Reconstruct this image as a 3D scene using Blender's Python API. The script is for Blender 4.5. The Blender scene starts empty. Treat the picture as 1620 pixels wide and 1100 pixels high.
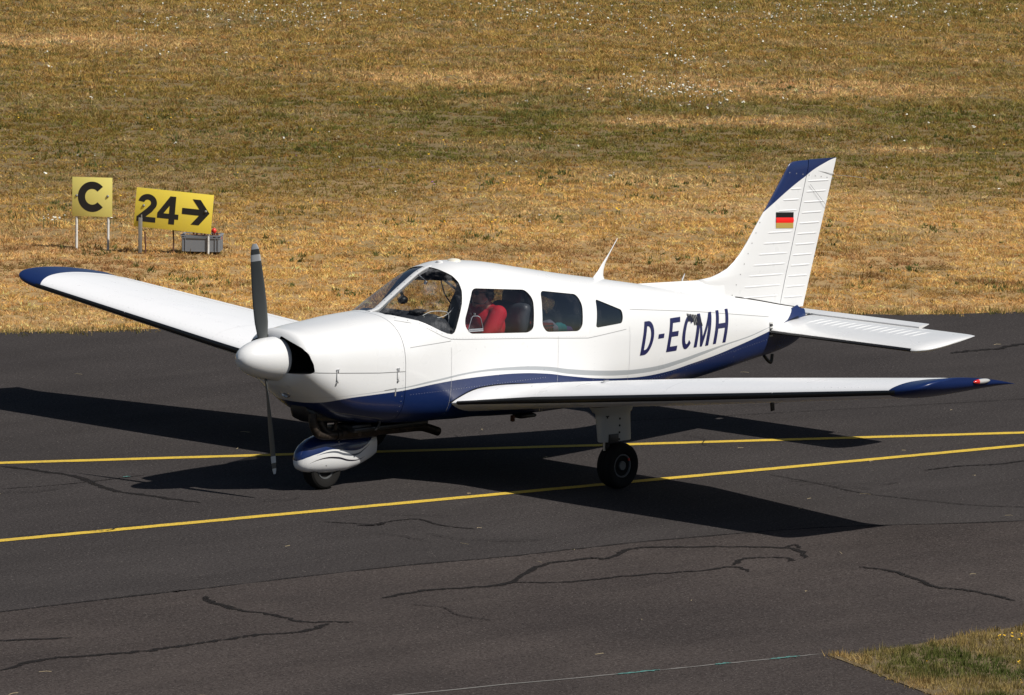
import bpy, bmesh, math, random
import numpy as np
from mathutils import Vector, Matrix
random.seed(7); rng=np.random.default_rng(11)
D=bpy.data; COL=bpy.context.scene.collection
# ---------------------------------------------------------------- helpers
def link(o,parent=None):
    if o.name not in COL.objects: COL.objects.link(o)
    if parent: o.parent=parent
    return o
def tag(o,label=None,cat=None,group=None,kind=None):
    if label: o['label']=label
    if cat: o['category']=cat
    if group: o['group']=group
    if kind: o['kind']=kind
    return o
def empty(name,loc,parent=None,rot=(0,0,0)):
    o=D.objects.new(name,None); o.empty_display_size=.2; o.location=loc; o.rotation_euler=rot
    return link(o,parent)
def from_bm(name,bm,mats,parent=None,smooth=None):
    me=D.meshes.new(name); bm.normal_update(); bm.to_mesh(me); bm.free()
    for m in (mats if isinstance(mats,(list,tuple)) else [mats]): me.materials.append(m)
    if smooth is not None:
        me.polygons.foreach_set('use_smooth',[True]*len(me.polygons))
        if smooth<180: me.set_sharp_from_angle(angle=math.radians(smooth))
    o=D.objects.new(name,me)
    return link(o,parent)
def box(bm,c,s,rot=None,mi=0,bev=0,seg=2):
    r=bmesh.ops.create_cube(bm,size=1.0); vs=r['verts']
    M=Matrix.Translation(c)@(rot.to_4x4() if rot else Matrix.Identity(4))@Matrix.Diagonal((*s,1))
    bmesh.ops.transform(bm,matrix=M,verts=vs)
    fs={f for v in vs for f in v.link_faces}
    for f in fs: f.material_index=mi
    if bev:
        es={e for f in fs for e in f.edges}
        r2=bmesh.ops.bevel(bm,geom=list(es),offset=bev,segments=seg,affect='EDGES',profile=.5)
        for f in r2['faces']: f.material_index=mi
def ring(c,t,u,v,r,n,ry=None):
    return [c+u*(r*math.cos(2*math.pi*k/n))+v*((ry or r)*math.sin(2*math.pi*k/n)) for k in range(n)]
def skin_rings(bm,rings,mi=0,cap=True,closed=True):
    V=[[bm.verts.new(p) for p in r] for r in rings]; fs=[]
    n=len(V[0])
    for a,b in zip(V,V[1:]):
        for k in range(n if closed else n-1):
            q=(k+1)%n
            try:
                f=bm.faces.new((a[k],a[q],b[q],b[k])); f.material_index=mi; fs.append(f)
            except ValueError: pass
    if cap:
        for r in (V[0][::-1],V[-1]):
            f=bm.faces.new(r); f.material_index=mi; fs.append(f)
    return V
def tube(bm,pts,r,n=10,mi=0,flat=1.0):
    pts=[Vector(p) for p in pts]; R=r if isinstance(r,(list,tuple)) else [r]*len(pts)
    rings=[]; u=None
    for i,p in enumerate(pts):
        t=(pts[min(i+1,len(pts)-1)]-pts[max(i-1,0)]).normalized()
        if u is None:
            u=t.orthogonal().normalized()
        u=(u-t*u.dot(t)).normalized(); v=t.cross(u)
        rings.append(ring(p,t,u,v,R[i],n,R[i]*flat))
    skin_rings(bm,rings,mi)
def lathe(bm,prof,c,axis,n=32,mi=0,cap=True):
    ax=Vector(axis).normalized(); u=ax.orthogonal().normalized(); v=ax.cross(u); c=Vector(c)
    skin_rings(bm,[ring(c+ax*a,ax,u,v,max(r,1e-4),n) for a,r in prof],mi,cap)
def smooth_path(P,k=6):
    P=[Vector(p) for p in P]; out=[]
    for i in range(len(P)-1):
        a,b,c,d=P[max(i-1,0)],P[i],P[i+1],P[min(i+2,len(P)-1)]
        for j in range(k):
            t=j/k
            out.append(.5*((2*b)+(c-a)*t+(2*a-5*b+4*c-d)*t*t+(3*b-3*c+d-a)*t**3))
    out.append(P[-1]); return out
def interp(x,T):
    if x<=T[0][0]: return T[0][1]
    for (a,b),(c,d) in zip(T,T[1:]):
        if x<=c: return b+(d-b)*(x-a)/(c-a)
    return T[-1][1]
def boolean(obj,cutters,op='DIFFERENCE'):
    for c in cutters:
        m=obj.modifiers.new('b','BOOLEAN'); m.operation=op; m.object=c; m.solver='EXACT'; m.material_mode='TRANSFER'
    bpy.context.view_layer.update()
    dg=bpy.context.evaluated_depsgraph_get()
    me=D.meshes.new_from_object(obj.evaluated_get(dg),depsgraph=dg)
    obj.modifiers.clear(); old=obj.data; obj.data=me
    for c in cutters: 
        D.objects.remove(c,do_unlink=True)
# ---------------------------------------------------------------- materials
def mat(name,col,rough=.5,metal=0,coat=0,spec=.5,emit=None):
    m=D.materials.new(name); m.use_nodes=True; b=m.node_tree.nodes['Principled BSDF']
    b.inputs['Base Color'].default_value=(*col,1); b.inputs['Roughness'].default_value=rough
    b.inputs['Metallic'].default_value=metal; b.inputs['Coat Weight'].default_value=coat; b.inputs['Coat Roughness'].default_value=.06
    b.inputs['Specular IOR Level'].default_value=spec
    return m
class N:
    def __init__(s,m): s.nt=m.node_tree; s.b=s.nt.nodes.get('Principled BSDF')
    def n(s,t,**k):
        x=s.nt.nodes.new(t)
        for a,b in k.items(): setattr(x,a,b)
        return x
    def l(s,a,b): s.nt.links.new(a,b)
    def noise(s,scale,detail=4,rough=.55,vec=None,dim='3D'):
        x=s.n('ShaderNodeTexNoise'); x.inputs['Scale'].default_value=scale; x.inputs['Detail'].default_value=detail; x.inputs['Roughness'].default_value=rough
        if vec is not None: s.l(vec,x.inputs['Vector'])
        return x
    def math(s,op,a,b=None):
        x=s.n('ShaderNodeMath',operation=op)
        for i,v in enumerate((a,b)):
            if v is None: continue
            if isinstance(v,(int,float)): x.inputs[i].default_value=v
            else: s.l(v,x.inputs[i])
        return x.outputs[0]
    def mix(s,f,a,b):
        x=s.n('ShaderNodeMix',data_type='RGBA')
        for i,v in ((0,f),(6,a),(7,b)):
            if isinstance(v,(int,float)): x.inputs[i].default_value=v
            elif isinstance(v,tuple): x.inputs[i].default_value=(*v,1)
            else: s.l(v,x.inputs[i])
        return x.outputs[2]
    def ramp(s,f,stops):
        x=s.n('ShaderNodeValToRGB'); e=x.color_ramp.elements
        while len(e)<len(stops): e.new(.5)
        for q,(p,c) in zip(e,stops): q.position=p; q.color=(*c,1) if isinstance(c,tuple) else (c,c,c,1)
        s.l(f,x.inputs[0]); return x.outputs[0]
    def bump(s,h,strength,dist=.01):
        x=s.n('ShaderNodeBump'); x.inputs['Strength'].default_value=strength; x.inputs['Distance'].default_value=dist
        s.l(h,x.inputs['Height']); s.l(x.outputs[0],s.b.inputs['Normal'])
    def curve(s,xin,pts,x0,x1,z0,z1):
        """piecewise function of a coordinate, as a Float Curve"""
        c=s.n('ShaderNodeFloatCurve'); mp=c.mapping; cv=mp.curves[0]
        P=[((a-x0)/(x1-x0),(b-z0)/(z1-z0)) for a,b in pts]
        cv.points[0].location=P[0]; cv.points[1].location=P[-1]
        for p in P[1:-1]: cv.points.new(*p)
        mp.update()
        t=s.math('MINIMUM',s.math('MAXIMUM',s.math('MULTIPLY',s.math('SUBTRACT',xin,x0),1/(x1-x0)),0.0),1.0)
        s.l(t,c.inputs['Value'])
        return s.math('ADD',s.math('MULTIPLY',c.outputs[0],z1-z0),z0)
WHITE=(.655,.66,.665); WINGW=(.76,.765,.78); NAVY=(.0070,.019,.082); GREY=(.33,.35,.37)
def paint_finish(N_,vec):
    # slight oil-canning of the skin and faint dirt, kept very low
    nz=N_.noise(2.6,1,.4,vec); N_.bump(nz.outputs[0],.10,.02)
    n2=N_.noise(5,2,.5,vec); r=N_.math('ADD',N_.math('MULTIPLY',n2.outputs[0],.10),.24)
    N_.l(r,N_.b.inputs['Roughness'])
def paint(name,col):
    m=mat(name,col,.28,coat=.25); n=N(m); tc=n.n('ShaderNodeTexCoord'); paint_finish(n,tc.outputs['Object'])
    d=n.noise(2.4,6,.7,tc.outputs['Object']); f=n.ramp(d.outputs[0],[(.45,0.0),(.8,.10)])
    n.l(n.mix(f,col,tuple(c*.62+.01 for c in col)),n.b.inputs['Base Color']); return m
M_white=paint('white_paint',WHITE); M_navy=paint('navy_paint',NAVY)
M_boot=mat('black_leading_edge',(.009,.009,.010),.38)
M_rubber=mat('rubber',(.011,.0105,.010),.85,spec=.15)
M_dark=mat('dark_interior',(.018,.020,.026),.7)
M_rust=mat('rusty_steel',(.10,.04,.025),.85)
M_seal=mat('window_seal',(.02,.02,.022),.5)
M_metal=mat('brushed_metal',(.55,.55,.56),.32,1)
M_rim=mat('wheel_rim',(.12,.125,.13),.5,.5)
M_black=mat('black_plastic',(.012,.012,.013),.45)
M_primer=mat('dull_white',(.50,.50,.485),.45)
M_seam=mat('panel_gap',(.22,.22,.22),.6)
M_rivet=mat('rivet',(.46,.46,.47),.4,.2); M_wrivet=mat('wing_rivet',(.86,.86,.86),.25)
M_exh=mat('exhaust_steel',(.050,.036,.028),.55,.75)
n=N(M_exh); tc=n.n('ShaderNodeTexCoord'); q=n.noise(14,5,.7,tc.outputs['Object'])
n.l(n.ramp(q.outputs[0],[(.35,(.02,.017,.015)),(.6,(.06,.045,.035)),(.75,(.22,.17,.14))]),n.b.inputs['Base Color'])
# livery of the fuselage: navy belly, grey pinstripe, both bounded by hand-measured curves in metres
BLUE=[(0,.70),(.35,.735),(.503,.777),(.688,.813),(.909,.826),(1.183,.839),(1.744,.880),(2.204,.888),(2.526,.881),(2.847,.854),(3.191,.801),(3.559,.750),(3.955,.714),(4.246,.700),(4.596,.708),(4.942,.743),(5.286,.784),(5.629,.841),(5.975,.905),(6.147,.942),(6.384,1.010),(6.533,1.068),(6.70,1.2),(7.0,1.2)]
GT=[(0,.80),(.9,.846),(1.227,.868),(1.576,.904),(2.097,.942),(2.523,.938),(2.844,.914),(3.186,.862),(3.55,.818),(3.939,.784),(4.051,.777),(4.399,.774),(4.748,.798),(5.095,.838),(5.443,.877),(5.794,.915),(6.061,.962),(6.2,.985),(6.5,1.09),(7,1.25)]
GB=[(0,.80),(.9,.842),(1.228,.859),(1.576,.888),(2.097,.926),(2.525,.908),(2.846,.879),(3.189,.820),(3.555,.774),(3.948,.741),(4.059,.737),(4.411,.734),(4.756,.763),(5.1,.810),(5.445,.863),(5.795,.905),(6.061,.956),(6.2,.985),(6.5,1.09),(7,1.25)]
def livery(name):
    m=mat(name,WHITE,.25,coat=.25); n=N(m); tc=n.n('ShaderNodeTexCoord'); s=n.n('ShaderNodeSeparateXYZ'); n.l(tc.outputs['Object'],s.inputs[0])
    x,z=s.outputs[0],s.outputs[2]
    b=n.curve(x,BLUE,0,7,.6,1.3); g1=n.curve(x,GT,0,7,.6,1.3); g0=n.curve(x,GB,0,7,.6,1.3)
    isb=n.math('LESS_THAN',z,b); isg=n.math('MULTIPLY',n.math('LESS_THAN',z,g1),n.math('GREATER_THAN',z,g0))
    d=n.noise(2.4,6,.7,tc.outputs['Object']); f=n.ramp(d.outputs[0],[(.45,0.0),(.8,.10)])
    w=n.mix(f,WHITE,(.55,.55,.53))
    c=n.mix(isg,w,GREY); c=n.mix(isb,c,NAVY); n.l(c,n.b.inputs['Base Color']); paint_finish(n,tc.outputs['Object'])
    return m
M_livery=livery('fuselage_livery')
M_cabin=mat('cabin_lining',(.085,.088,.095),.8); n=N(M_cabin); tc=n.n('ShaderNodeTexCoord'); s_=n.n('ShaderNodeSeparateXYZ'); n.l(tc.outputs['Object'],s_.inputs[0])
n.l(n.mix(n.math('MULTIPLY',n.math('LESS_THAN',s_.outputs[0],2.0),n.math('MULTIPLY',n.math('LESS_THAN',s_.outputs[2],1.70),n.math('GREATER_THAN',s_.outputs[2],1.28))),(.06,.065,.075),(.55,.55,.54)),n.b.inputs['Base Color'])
def glass(name,tint,refl=1.0,dirt_haze=.0):
    m=D.materials.new(name); m.use_nodes=True; nt=m.node_tree; nt.nodes.clear()
    o=nt.nodes.new('ShaderNodeOutputMaterial'); mx=nt.nodes.new('ShaderNodeMixShader'); t=nt.nodes.new('ShaderNodeBsdfTransparent'); g=nt.nodes.new('ShaderNodeBsdfGlossy'); fr=nt.nodes.new('ShaderNodeFresnel')
    t.inputs[0].default_value=(*tint,1); g.inputs['Roughness'].default_value=.015; fr.inputs['IOR'].default_value=1.5
    ml=nt.nodes.new('ShaderNodeMath'); ml.operation='MULTIPLY'; ml.inputs[1].default_value=refl; nt.links.new(fr.outputs[0],ml.inputs[0])
    nt.links.new(ml.outputs[0],mx.inputs[0]); nt.links.new(t.outputs[0],mx.inputs[1]); nt.links.new(g.outputs[0],mx.inputs[2])
    df=nt.nodes.new('ShaderNodeBsdfDiffuse'); df.inputs[0].default_value=(.6,.6,.62,1); m2=nt.nodes.new('ShaderNodeMixShader')
    tcx=nt.nodes.new('ShaderNodeTexCoord'); nz=nt.nodes.new('ShaderNodeTexNoise'); nz.inputs['Scale'].default_value=5; nz.inputs['Detail'].default_value=8; nz.inputs['Roughness'].default_value=.75
    rp=nt.nodes.new('ShaderNodeValToRGB'); rp.color_ramp.elements[0].position=.5; rp.color_ramp.elements[0].color=(0,0,0,1); rp.color_ramp.elements[1].position=.8; rp.color_ramp.elements[1].color=(dirt_haze,dirt_haze,dirt_haze,1)
    nt.links.new(tcx.outputs['Object'],nz.inputs['Vector']); nt.links.new(nz.outputs[0],rp.inputs[0]); nt.links.new(rp.outputs[0],m2.inputs[0])
    nt.links.new(mx.outputs[0],m2.inputs[1]); nt.links.new(df.outputs[0],m2.inputs[2]); nt.links.new(m2.outputs[0],o.inputs[0]); return m
M_glass=glass('windscreen_glass',(.80,.82,.83),.45,.30); M_tint=glass('tinted_glass',(.34,.36,.38),2.6,.03); M_sglass=glass('side_glass',(.66,.67,.69),1.4,.05)  # windscreen film is heavier, painting glare haze into the glass along with dirt
# x, halfwidth, ztop, zbot, zc, ntop, nbot
ST=[
(.235,.27,1.315,.96,1.13,2.3,2.2),
(.25,.325,1.345,.925,1.12,2.3,2.2),
(.30,.375,1.375,.88,1.11,2.3,2.3),
(.40,.41,1.375,.80,1.08,2.5,2.5),
(.50,.435,1.385,.73,1.06,2.6,2.6),
(.62,.45,1.395,.655,1.04,2.7,2.8),
(.75,.468,1.405,.60,1.03,2.75,3.0),
(1.0,.50,1.430,.55,1.01,2.7,3.2),
(1.25,.525,1.444,.53,1.0,2.65,3.5),
(1.36,.53,1.450,.52,1.0,2.6,3.6),
(1.50,.535,1.525,.515,1.0,2.6,3.8),
(1.70,.54,1.645,.51,1.03,2.45,4.0),
(1.90,.54,1.752,.505,1.05,2.35,4.0),
(2.03,.54,1.788,.50,1.05,2.4,4.0),
(2.20,.54,1.81,.50,1.05,2.45,4.0),
(2.50,.54,1.79,.485,1.05,2.45,4.0),
(3.0,.535,1.708,.47,1.05,2.45,4.0),
(3.5,.50,1.62,.47,1.04,2.4,3.8),
(4.0,.435,1.54,.48,1.02,2.35,3.4),
(4.5,.36,1.458,.505,.99,2.3,3.0),
(5.0,.285,1.372,.55,.97,2.3,2.7),
(5.5,.215,1.292,.605,.96,2.2,2.5),
(6.0,.15,1.212,.675,.955,2.1,2.3),
(6.4,.10,1.135,.735,.955,2.0,2.2),
(6.62,.06,1.095,.805,.96,2.0,2.1),
(6.70,.03,1.08,.88,.98,2.0,2.0),
]
def _h(x,k):
    S=ST
    if x<=S[0][0]: return S[0][k]
    if x>=S[-1][0]: return S[-1][k]
    i=0
    while S[i+1][0]<x: i+=1
    def sl(j):
        if j<=0 or j>=len(S)-1: 
            a,b=(0,1) if j<=0 else (-2,-1)
            return (S[b][k]-S[a][k])/(S[b][0]-S[a][0])
        d0=(S[j][k]-S[j-1][k])/(S[j][0]-S[j-1][0]); d1=(S[j+1][k]-S[j][k])/(S[j+1][0]-S[j][0])
        if d0*d1<=0: return 0
        return 2*d0*d1/(d0+d1)
    h=S[i+1][0]-S[i][0]; t=(x-S[i][0])/h
    m0,m1=sl(i)*h,sl(i+1)*h
    return (2*t**3-3*t*t+1)*S[i][k]+(t**3-2*t*t+t)*m0+(-2*t**3+3*t*t)*S[i+1][k]+(t**3-t*t)*m1
def sec(x): return [_h(x,k) for k in range(1,7)]
def fpt(x,th,off=0.0):
    w,zt,zb,zc,nt,nb=sec(x)
    w-=off; zt-=off; zb+=off
    c,s=math.cos(th),math.sin(th)
    n=nt if s>=0 else nb
    y=w*math.copysign(abs(c)**(2/n),c)
    z=zc+((zt-zc) if s>=0 else (zc-zb))*math.copysign(abs(s)**(2/n),s)
    return (x,y,z)
def ysurf(x,z):
    w,zt,zb,zc,nt,nb=sec(x)
    if z>=zc: u=(z-zc)/(zt-zc);n=nt
    else: u=(zc-z)/(zc-zb);n=nb
    if u>=1: return None
    return w*(1-u**n)**(1/n)
# ---------------------------------------------------------------- the aircraft
plane=empty('light_aircraft',(2.7,0,0)); tag(plane,'white and navy single engine propeller plane taxiing on the asphalt','light aircraft')
PO=Vector((2.7,0,0))
def part(name,bm,mats,parent=plane,smooth=40):
    """part meshes are written in airfield metres; parent them without moving them"""
    o=from_bm(name,bm,mats,None,smooth); o.parent=parent
    p=parent; off=Vector((0,0,0))
    while p: off+=p.location; p=p.parent
    o.location=-off; return o
def loft(x0,x1,dx,n=128,off=0.0,zfloor=None):
    bm=bmesh.new(); xs=[x0]; 
    while xs[-1]+dx<x1-1e-6: xs.append(xs[-1]+dx)
    xs.append(x1); rings=[]
    for x in xs:
        r=[]
        for k in range(n):
            p=fpt(x,2*math.pi*k/n,off); z=p[2]
            if zfloor is not None: z=max(z,zfloor+.0005*k/n)
            r.append(Vector((p[0],p[1],z)))
        rings.append(r)
    skin_rings(bm,rings); bmesh.ops.recalc_face_normals(bm,faces=bm.faces)
    return bm
def prism_y(poly,y0,y1,m):
    bm=bmesh.new(); a=[bm.verts.new((x,y0,z)) for x,z in poly]; b=[bm.verts.new((x,y1,z)) for x,z in poly]; k=len(poly)
    bm.faces.new(a); bm.faces.new(b[::-1])
    for i in range(k): bm.faces.new((a[i],b[i],b[(i+1)%k],a[(i+1)%k]))
    bmesh.ops.recalc_face_normals(bm,faces=bm.faces)
    return from_bm('cut',bm,m)
def rounded(poly,r,n=5):
    P=[Vector((a,b,0)) for a,b in poly]; out=[]; k=len(P)
    for i in range(k):
        p=P[i]; a=(P[i-1]-p); b=(P[(i+1)%k]-p); rr=min(r,a.length*.45,b.length*.45)
        s=p+a.normalized()*rr; e=p+b.normalized()*rr
        for j in range(n+1):
            t=j/n; q=(1-t)**2*s+2*t*(1-t)*p+t*t*e; out.append((q.x,q.y))
    return out
def arc_strip(pts,off=.0022,w=.004,bm=None,mi=0,side=-1,surf=None):
    """thin ribbon lying on the fuselage side along (x,z) points"""
    P=[]
    for a,b in zip(pts,pts[1:]):
        k=max(1,int(math.hypot(b[0]-a[0],b[1]-a[1])/.04))
        P+=[(a[0]+(b[0]-a[0])*j/k,a[1]+(b[1]-a[1])*j/k) for j in range(k)]
    P.append(pts[-1]); L=[];R=[]
    for i,(x,z) in enumerate(P):
        a=P[max(i-1,0)]; b=P[min(i+1,len(P)-1)]; dx,dz=b[0]-a[0],b[1]-a[1]; l=math.hypot(dx,dz) or 1
        for s,A in ((1,L),(-1,R)):
            xx,zz=x-dz/l*w/2*s,z+dx/l*w/2*s; y=ysurf(xx,zz)
            if y is None: y=0
            A.append(bm.verts.new((xx,side*(y+off),zz)))
    for i in range(len(P)-1):
        f=bm.faces.new((L[i],L[i+1],R[i+1],R[i])); f.material_index=mi
def dots_side(bm,pts,step=.035,r=.0028,mi=0,side=-1,off=.0018):
    for a,b in zip(pts,pts[1:]):
        k=max(1,int(math.hypot(b[0]-a[0],b[1]-a[1])/step))
        for j in range(k):
            x=a[0]+(b[0]-a[0])*j/k; z=a[1]+(b[1]-a[1])*j/k; y=ysurf(x,z)
            if y is None: continue
            vs=[]
            for q in range(6):
                c,s=math.cos(q*math.pi/3)*r,math.sin(q*math.pi/3)*r; yy=ysurf(x+c,z+s) or y
                vs.append(bm.verts.new((x+c,side*(yy+off),z+s)))
            f=bm.faces.new(vs); f.material_index=mi
def add_to(obj,bm,mats):
    """append surface detail (rivets, panel gaps) to a part's own mesh"""
    base=len(obj.data.materials)
    for m in mats: obj.data.materials.append(m)
    for f in bm.faces: f.material_index+=base
    b2=bmesh.new(); b2.from_mesh(obj.data); sh={e.index for e in b2.edges if not e.smooth}
    tmp=D.meshes.new('t'); bm.to_mesh(tmp); bm.free(); b2.from_mesh(tmp); b2.to_mesh(obj.data); b2.free(); D.meshes.remove(tmp)
# --- windows outlines (x,z)
W1=[(2.114,1.62),(2.022,1.504),(1.938,1.381),(1.928,1.32),(1.975,1.257),(2.655,1.217),(2.722,1.244),(2.74,1.324),(2.78,1.49),(2.725,1.566)]
W2=[(2.905,1.545),(2.858,1.40),(2.833,1.264),(2.878,1.205),(3.285,1.180),(3.342,1.22),(3.392,1.40),(3.365,1.48)]
W3=[(3.60,1.422),(3.525,1.20),(3.545,1.188),(3.897,1.196),(3.926,1.25),(3.925,1.306)]
WSP=[(1.25,2.1),(1.25,1.60),(1.318,1.60),(1.318,1.436),(1.35,1.432),(1.411,1.414),(1.48,1.393),(1.565,1.350),(1.66,1.300),(1.72,1.277),(1.77,1.268),(1.80,1.282),(1.825,1.315),(1.853,1.361),(1.95,1.509),(1.998,1.606),(2.013,1.669),(2.005,1.72),(1.98,1.752),(1.965,1.79),(1.96,2.1)]
fus=from_bm('fuselage',loft(1.2385,6.70,.03),[M_livery],None,None)
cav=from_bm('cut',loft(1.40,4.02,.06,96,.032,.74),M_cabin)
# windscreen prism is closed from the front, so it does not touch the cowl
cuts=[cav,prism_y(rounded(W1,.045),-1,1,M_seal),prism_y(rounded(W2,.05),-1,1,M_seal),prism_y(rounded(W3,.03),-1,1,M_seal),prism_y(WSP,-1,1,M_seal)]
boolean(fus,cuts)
me=fus.data; me.polygons.foreach_set('use_smooth',[True]*len(me.polygons)); me.set_sharp_from_angle(angle=math.radians(32))
fus.parent=plane; fus.location=-PO
# rivets and panel joints on the fuselage
bm=bmesh.new()
for side in (-1,1):
    for z0,pts in ((0,[(1.75,1.23),(1.87,1.219),(2.84,1.157),(3.41,1.111),(3.95,1.14)]),(0,[(1.30,1.19),(1.75,1.215)])): arc_strip(pts,.002,.0035,bm,0,side)
    arc_strip([(4.05,1.30),(5.0,1.20),(6.1,1.06)],.002,.003,bm,0,side)
    for x in (1.75,2.30,3.02,3.50,4.0,4.9,5.6): dots_side(bm,[(x,.6),(x,1.17)],.045,.0026,1,side)
    for x in (1.75,3.02,4.0): arc_strip([(x,.55),(x,1.16)],.0018,.0022,bm,1,side)
    dots_side(bm,[(1.78,1.235),(2.84,1.17),(3.41,1.125)],.035,.0026,1,side)
    dots_side(bm,[(1.30,.80),(2.9,.82)],.03,.0026,1,side); dots_side(bm,[(4.0,.62),(6.1,.86)],.035,.0026,1,side)
    dots_side(bm,[(2.05,1.66),(2.75,1.60),(3.5,1.48),(4.05,1.32)],.035,.0026,1,side)
    dots_side(bm,[(4.05,1.30),(5.0,1.20),(6.1,1.06)],.035,.0026,1,side)
    dots_side(bm,[(1.34,1.415),(1.41,1.395),(1.48,1.373),(1.565,1.33),(1.66,1.28),(1.72,1.255)],.04,.0035,0,side)
    arc_strip([(1.30,1.40),(1.41,1.378),(1.48,1.356),(1.565,1.31),(1.66,1.26),(1.75,1.23)],.002,.003,bm,0,side)
add_to(fus,bm,[M_seam,M_rivet])
# --- glazing: one pane per window, set into the wall thickness
def pane(name,x0,x1,z0,z1,side,m,nx=20,nz=14):
    bm=bmesh.new(); G=[]
    for i in range(nx+1):
        x=x0+(x1-x0)*i/nx; row=[]
        for j in range(nz+1):
            z=z0+(z1-z0)*j/nz; w,zt,zb,zc,nt_,nb_=sec(x); z=min(z,zt-.045); y=ysurf(x,z)
            row.append(bm.verts.new((x,side*(y-.007),z)))
        G.append(row)
    for a,b in zip(G,G[1:]):
        for j in range(nz):
            try: bm.faces.new((a[j],b[j],b[j+1],a[j+1]))
            except ValueError: pass
    return part(name,bm,m,plane,180)
for s in (-1,1):
    p1=pane('side_window',1.915,2.80,1.205,1.64,s,M_sglass)
    pane('side_window',2.82,3.41,1.17,1.56,s,M_tint); pane('side_window',3.515,3.94,1.18,1.44,s,M_tint)
    bm=bmesh.new(); G=[]
    for i in range(31):
        x=1.27+(2.03-1.27)*i/30
        G.append([bm.verts.new((lambda q:(q[0],s*abs(q[1])+(s*.0015 if j==24 else 0),q[2]))(fpt(x,math.pi/2*j/24,.007))) for j in range(25)])
    for a,b in zip(G,G[1:]):
        for j in range(24): bm.faces.new((a[j],b[j],b[j+1],a[j+1]))
    part('windscreen_pane',bm,M_glass,plane,180)
# centre post
bm=bmesh.new(); rings=[]
for i in range(15):
    x=1.295+(2.0-1.295)*i/14; q=fpt(x,math.pi/2,0)[2]+.005
    rings.append([Vector((x,-.030,q-.003)),Vector((x,-.022,q)),Vector((x,.022,q)),Vector((x,.030,q-.003)),Vector((x,.016,q-.04)),Vector((x,-.016,q-.04))])
skin_rings(bm,rings)
for i in range(9):
    x=1.34+i*.075; q=fpt(x,math.pi/2,0)[2]+.0065; lathe(bm,[(0,.004),(.002,.003)],(x,0,q),(-.3,0,1),8,1)
part('windscreen_post',bm,[M_white,M_seam],plane,30)
# --- cowling
cow=from_bm('cowling',loft(.235,1.2335,.02),[M_livery],None,None)
cs=[]
for s in (-1,1):
    bm=bmesh.new(); rings=[]
    op=rounded([(.075,1.325),(.20,1.285),(.30,1.250),(.360,1.20),(.388,1.12),(.392,1.05),(.37,1.036),(.075,1.028)],.022,4)
    for x,k in ((.05,1.05),(.24,1.03),(.30,1.0),(.45,.92),(.60,.85)):
        rings.append([Vector((x,s*(.23+(a-.23)*k),1.14+(b-1.14)*k)) for a,b in op])
    skin_rings(bm,rings); bmesh.ops.recalc_face_normals(bm,faces=bm.faces); cs.append(from_bm('cut',bm,M_black))
boolean(cow,cs); me=cow.data; me.polygons.foreach_set('use_smooth',[True]*len(me.polygons)); me.set_sharp_from_angle(angle=math.radians(38)); cow.parent=plane; cow.location=-PO
bm=bmesh.new()
for s in (-1,1):
    arc_strip([(.325,1.047),(.579,1.03),(.961,1.006),(1.231,.999)],.002,.005,bm,0,s)
    arc_strip([(.62,.69),(1.10,.60)],.002,.004,bm,0,s)
    dots_side(bm,[(1.20,.62),(1.21,.97)],.04,.003,1,s); dots_side(bm,[(1.21,1.03),(1.215,1.30)],.045,.0026,1,s)
    arc_strip([(1.02,.855),(1.135,.865)],.002,.005,bm,0,s); arc_strip([(1.135,.868),(1.135,.80)],.003,.012,bm,0,s)
add_to(cow,bm,[M_seam,M_rivet])
for x,z0 in ((.54,1.048),(1.155,1.018)):
    bm=bmesh.new(); y=-(ysurf(x,z0)+.004)
    R=Matrix.Rotation(0,3,'Z')
    box(bm,(x,y,z0-.035),(.020,.008,.085),mi=0,bev=.002); box(bm,(x,y-.005,z0-.002),(.012,.008,.03),mi=1,bev=.002)
    box(bm,(x,y-.001,z0+.012),(.028,.006,.006),mi=1); box(bm,(x-.002,y-.003,z0-.092),(.016,.010,.014),mi=2,bev=.003)
    part('cowl_latch',bm,[M_white,M_metal,M_seam],plane)
# landing light
bm=bmesh.new(); lathe(bm,[(0,.055),(.016,.052),(.020,.048),(.020,.044),(.010,.040)],(.362,-.008,.848),(-1,0,-.72),24,0); 
ll=part('landing_light',bm,[M_metal])
bm=bmesh.new(); lathe(bm,[(.008,.042),(.013,.03),(.016,.001)],(.362,-.008,.848),(-1,0,-.72),24,0); part('lens',bm,[mat('lamp_lens',(.5,.52,.55),.08,.6)],ll)
# lower cowl air box
bm=bmesh.new(); rings=[]
for x,w,z0,z1 in ((.52,.10,.66,.72),(.56,.13,.60,.72),(.64,.15,.567,.70),(.80,.16,.56,.66),(.95,.15,.555,.62),(1.06,.12,.56,.58)):
    rings.append([Vector((x,w*math.copysign(abs(math.cos(a))**.5,math.cos(a)),(z0+z1)/2+(z1-z0)/2*math.copysign(abs(math.sin(a))**.5,math.sin(a)))) for a in [2*math.pi*q/24 for q in range(24)]])
skin_rings(bm,rings); part('air_box',bm,[M_boot])  # black here stands for the shadow on the front of the box
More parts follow.
